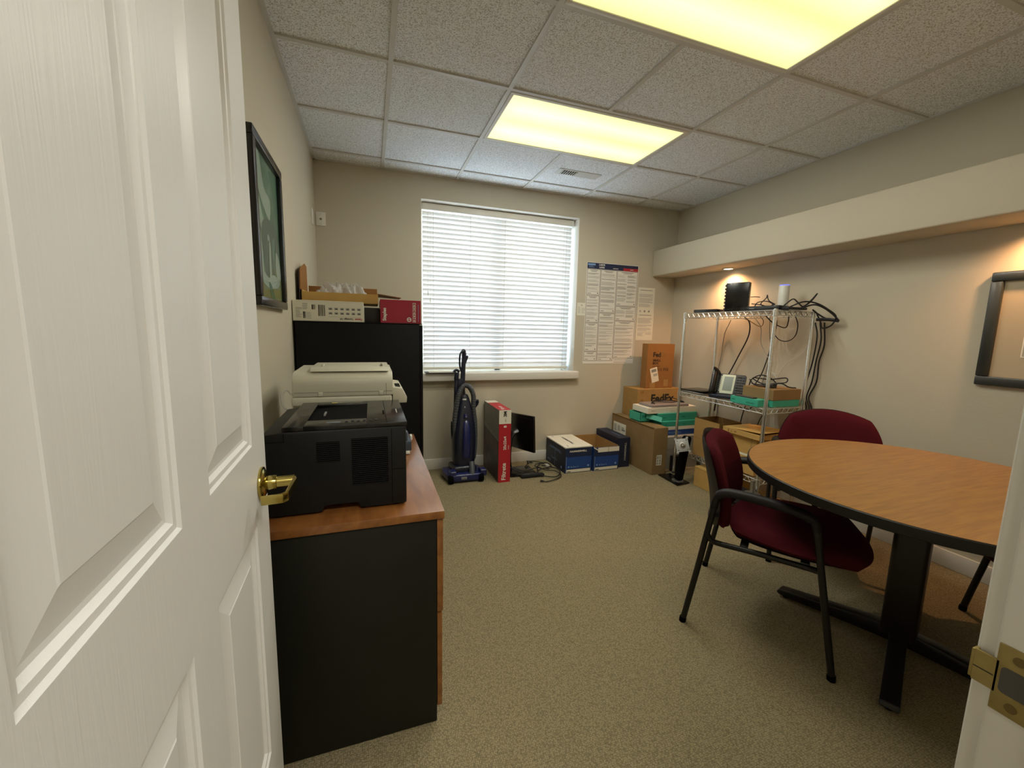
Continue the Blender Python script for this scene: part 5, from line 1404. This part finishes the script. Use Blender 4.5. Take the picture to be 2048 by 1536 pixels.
# ------------------------------------------------------------------ armchairs
def make_chair(name, label):
    """local frame: y forward, x to the sitter's right, origin midway between the rear feet"""
    t = thing(name, label, 'chair', (0, 0, 0), 0)
    W2 = 0.275
    for s in (-1, 1):
        x = s*W2
        mb = MB(); mb.tube([(x, 0.0, 0.012), (x, 0.045, 0.30), (x, 0.085, 0.58)], 0.0125, CHFR, seg=14, smooth=False)
        mb.cyl((x, -0.002, 0.0), (x, 0.0, 0.022), 0.0145, VENTB, seg=14)
        mb.build('leg', t, local=True)
        mb = MB(); mb.tube([(x, 0.435, 0.58), (x, 0.485, 0.30), (x, 0.535, 0.012)], 0.0125, CHFR, seg=14, smooth=False)
        mb.cyl((x, 0.535, 0.0), (x, 0.534, 0.022), 0.0145, VENTB, seg=14)
        mb.build('leg', t, local=True)
        mb = MB(); mb.tube([(x, 0.083, 0.565), (x, 0.088, 0.60), (x, 0.105, 0.632), (x, 0.14, 0.645), (x, 0.22, 0.645), (x, 0.32, 0.636), (x, 0.39, 0.625), (x, 0.425, 0.605), (x, 0.436, 0.57)], lambda u: (0.020 if 0.2 < u < 0.85 else 0.015, 0.015), SHELLB, seg=14)
        mb.build('armrest', t, local=True)
        mb = MB(); mb.tube([(x, 0.068, 0.44), (x*0.97, 0.085, 0.415), (x*0.93, 0.12, 0.405), (x*0.9, 0.25, 0.405), (x*0.9, 0.40, 0.405), (x*0.93, 0.44, 0.408), (x, 0.464, 0.415)], 0.0115, CHFR, seg=12)
        mb.build('seat_rail', t, local=True)
    mb = MB(); mb.box(-0.25, 0.25, 0.19, 0.22, 0.405, 0.422, CHFR, bev=0.003); mb.box(-0.25, 0.25, 0.40, 0.43, 0.405, 0.422, CHFR, bev=0.003)
    mb.tube([(-0.274, 0.075, 0.52), (-0.12, 0.055, 0.49), (0.12, 0.055, 0.49), (0.274, 0.075, 0.52)], 0.011, CHFR, seg=10)
    mb.build('cross_bars', t, local=True)

    def pad(pts3, n1, n2, thick, name, m, fn):
        tt = bmesh.new(); g = {}
        for i in range(n1+1):
            for j in range(n2+1):
                u, v = -1+2*i/n1, -1+2*j/n2
                # squircle mapping of the square onto a rounded outline
                uu = u*math.sqrt(max(0, 1-0.36*v*v)); v2 = v*math.sqrt(max(0, 1-0.36*u*u))
                e = max(0.0, 1-max(abs(u), abs(v))**5)**0.5
                for sgn in (1, -1):
                    p = fn(uu, v2, sgn*e)
                    if max(abs(u), abs(v)) > 0.9999 and sgn == -1:
                        g[(i, j, -1)] = g[(i, j, 1)]
                    else:
                        g[(i, j, sgn)] = tt.verts.new(p)
        for i in range(n1):
            for j in range(n2):
                for sgn in (1, -1):
                    q = [g[(i, j, sgn)], g[(i+1, j, sgn)], g[(i+1, j+1, sgn)], g[(i, j+1, sgn)]]
                    q = q if sgn == 1 else q[::-1]
                    if len(set(q)) > 2:
                        try:
                            tt.faces.new(q)
                        except ValueError:
                            pass
        bmesh.ops.recalc_face_normals(tt, faces=tt.faces)
        mb = MB(); mb._take(tt, m)
        return mb

    def seatf(u, v, s):
        y = 0.375+v*0.265
        x = u*(0.285-0.03*(v < 0)*abs(v))
        z = 0.457+0.038*s+0.010*u*u-0.012*max(0, v)**3-0.004
        return (x, y, z)
    o = pad(None, 18, 18, 0.07, 'seat', BURG, seatf).build('seat', t, local=True)
    def shellf(u, v, s):
        return (u*0.27, 0.375+v*0.25, 0.432+0.012*s+0.008*u*u)
    pad(None, 14, 14, 0.02, 'seat_pan', SHELLB, shellf).build('seat_pan', t, local=True)

    def bf(u, v, s, th=0.034, off=0.0, sc=1.0):
        z = 0.631+v*0.211*sc
        x = u*0.262*sc*(1-0.05*v)
        curve = 0.068*u*u
        lean = 0.058-0.05*v-0.03*v*v*(v < 0)
        return (x, lean+curve+th*s+off, z)
    pad(None, 18, 18, 0.07, 'backrest', BURG, lambda u, v, s: bf(u, v, s)).build('backrest', t, local=True)
    pad(None, 16, 16, 0.02, 'back_shell', SHELLB, lambda u, v, s: bf(u, v, s, 0.012, -0.030, 1.0)).build('back_shell', t, local=True)
    return t


ch = make_chair('armchair', 'burgundy upholstered armchair with black frame in front of the round table')
# facing (.59,-.81)
def put(o, x, y, fx, fy):
    o.location = (x, y, 0); o.rotation_euler = (0, 0, math.atan2(fy, fx)-PI/2)
put(ch, 1.932, -2.165, 0.586, -0.81)
c2 = copy_tree(ch); c2['label'] = 'burgundy armchair on far side of the round table against right wall'
put(c2, 3.13, -1.93, -0.75, -0.66)
c3 = copy_tree(ch); c3['label'] = 'burgundy armchair mostly hidden behind the right door frame, one black leg showing'
put(c3, 3.18, -3.27, -0.6, 0.8)
for c in (ch, c2, c3):
    c['group'] = 'armchairs around the round table'
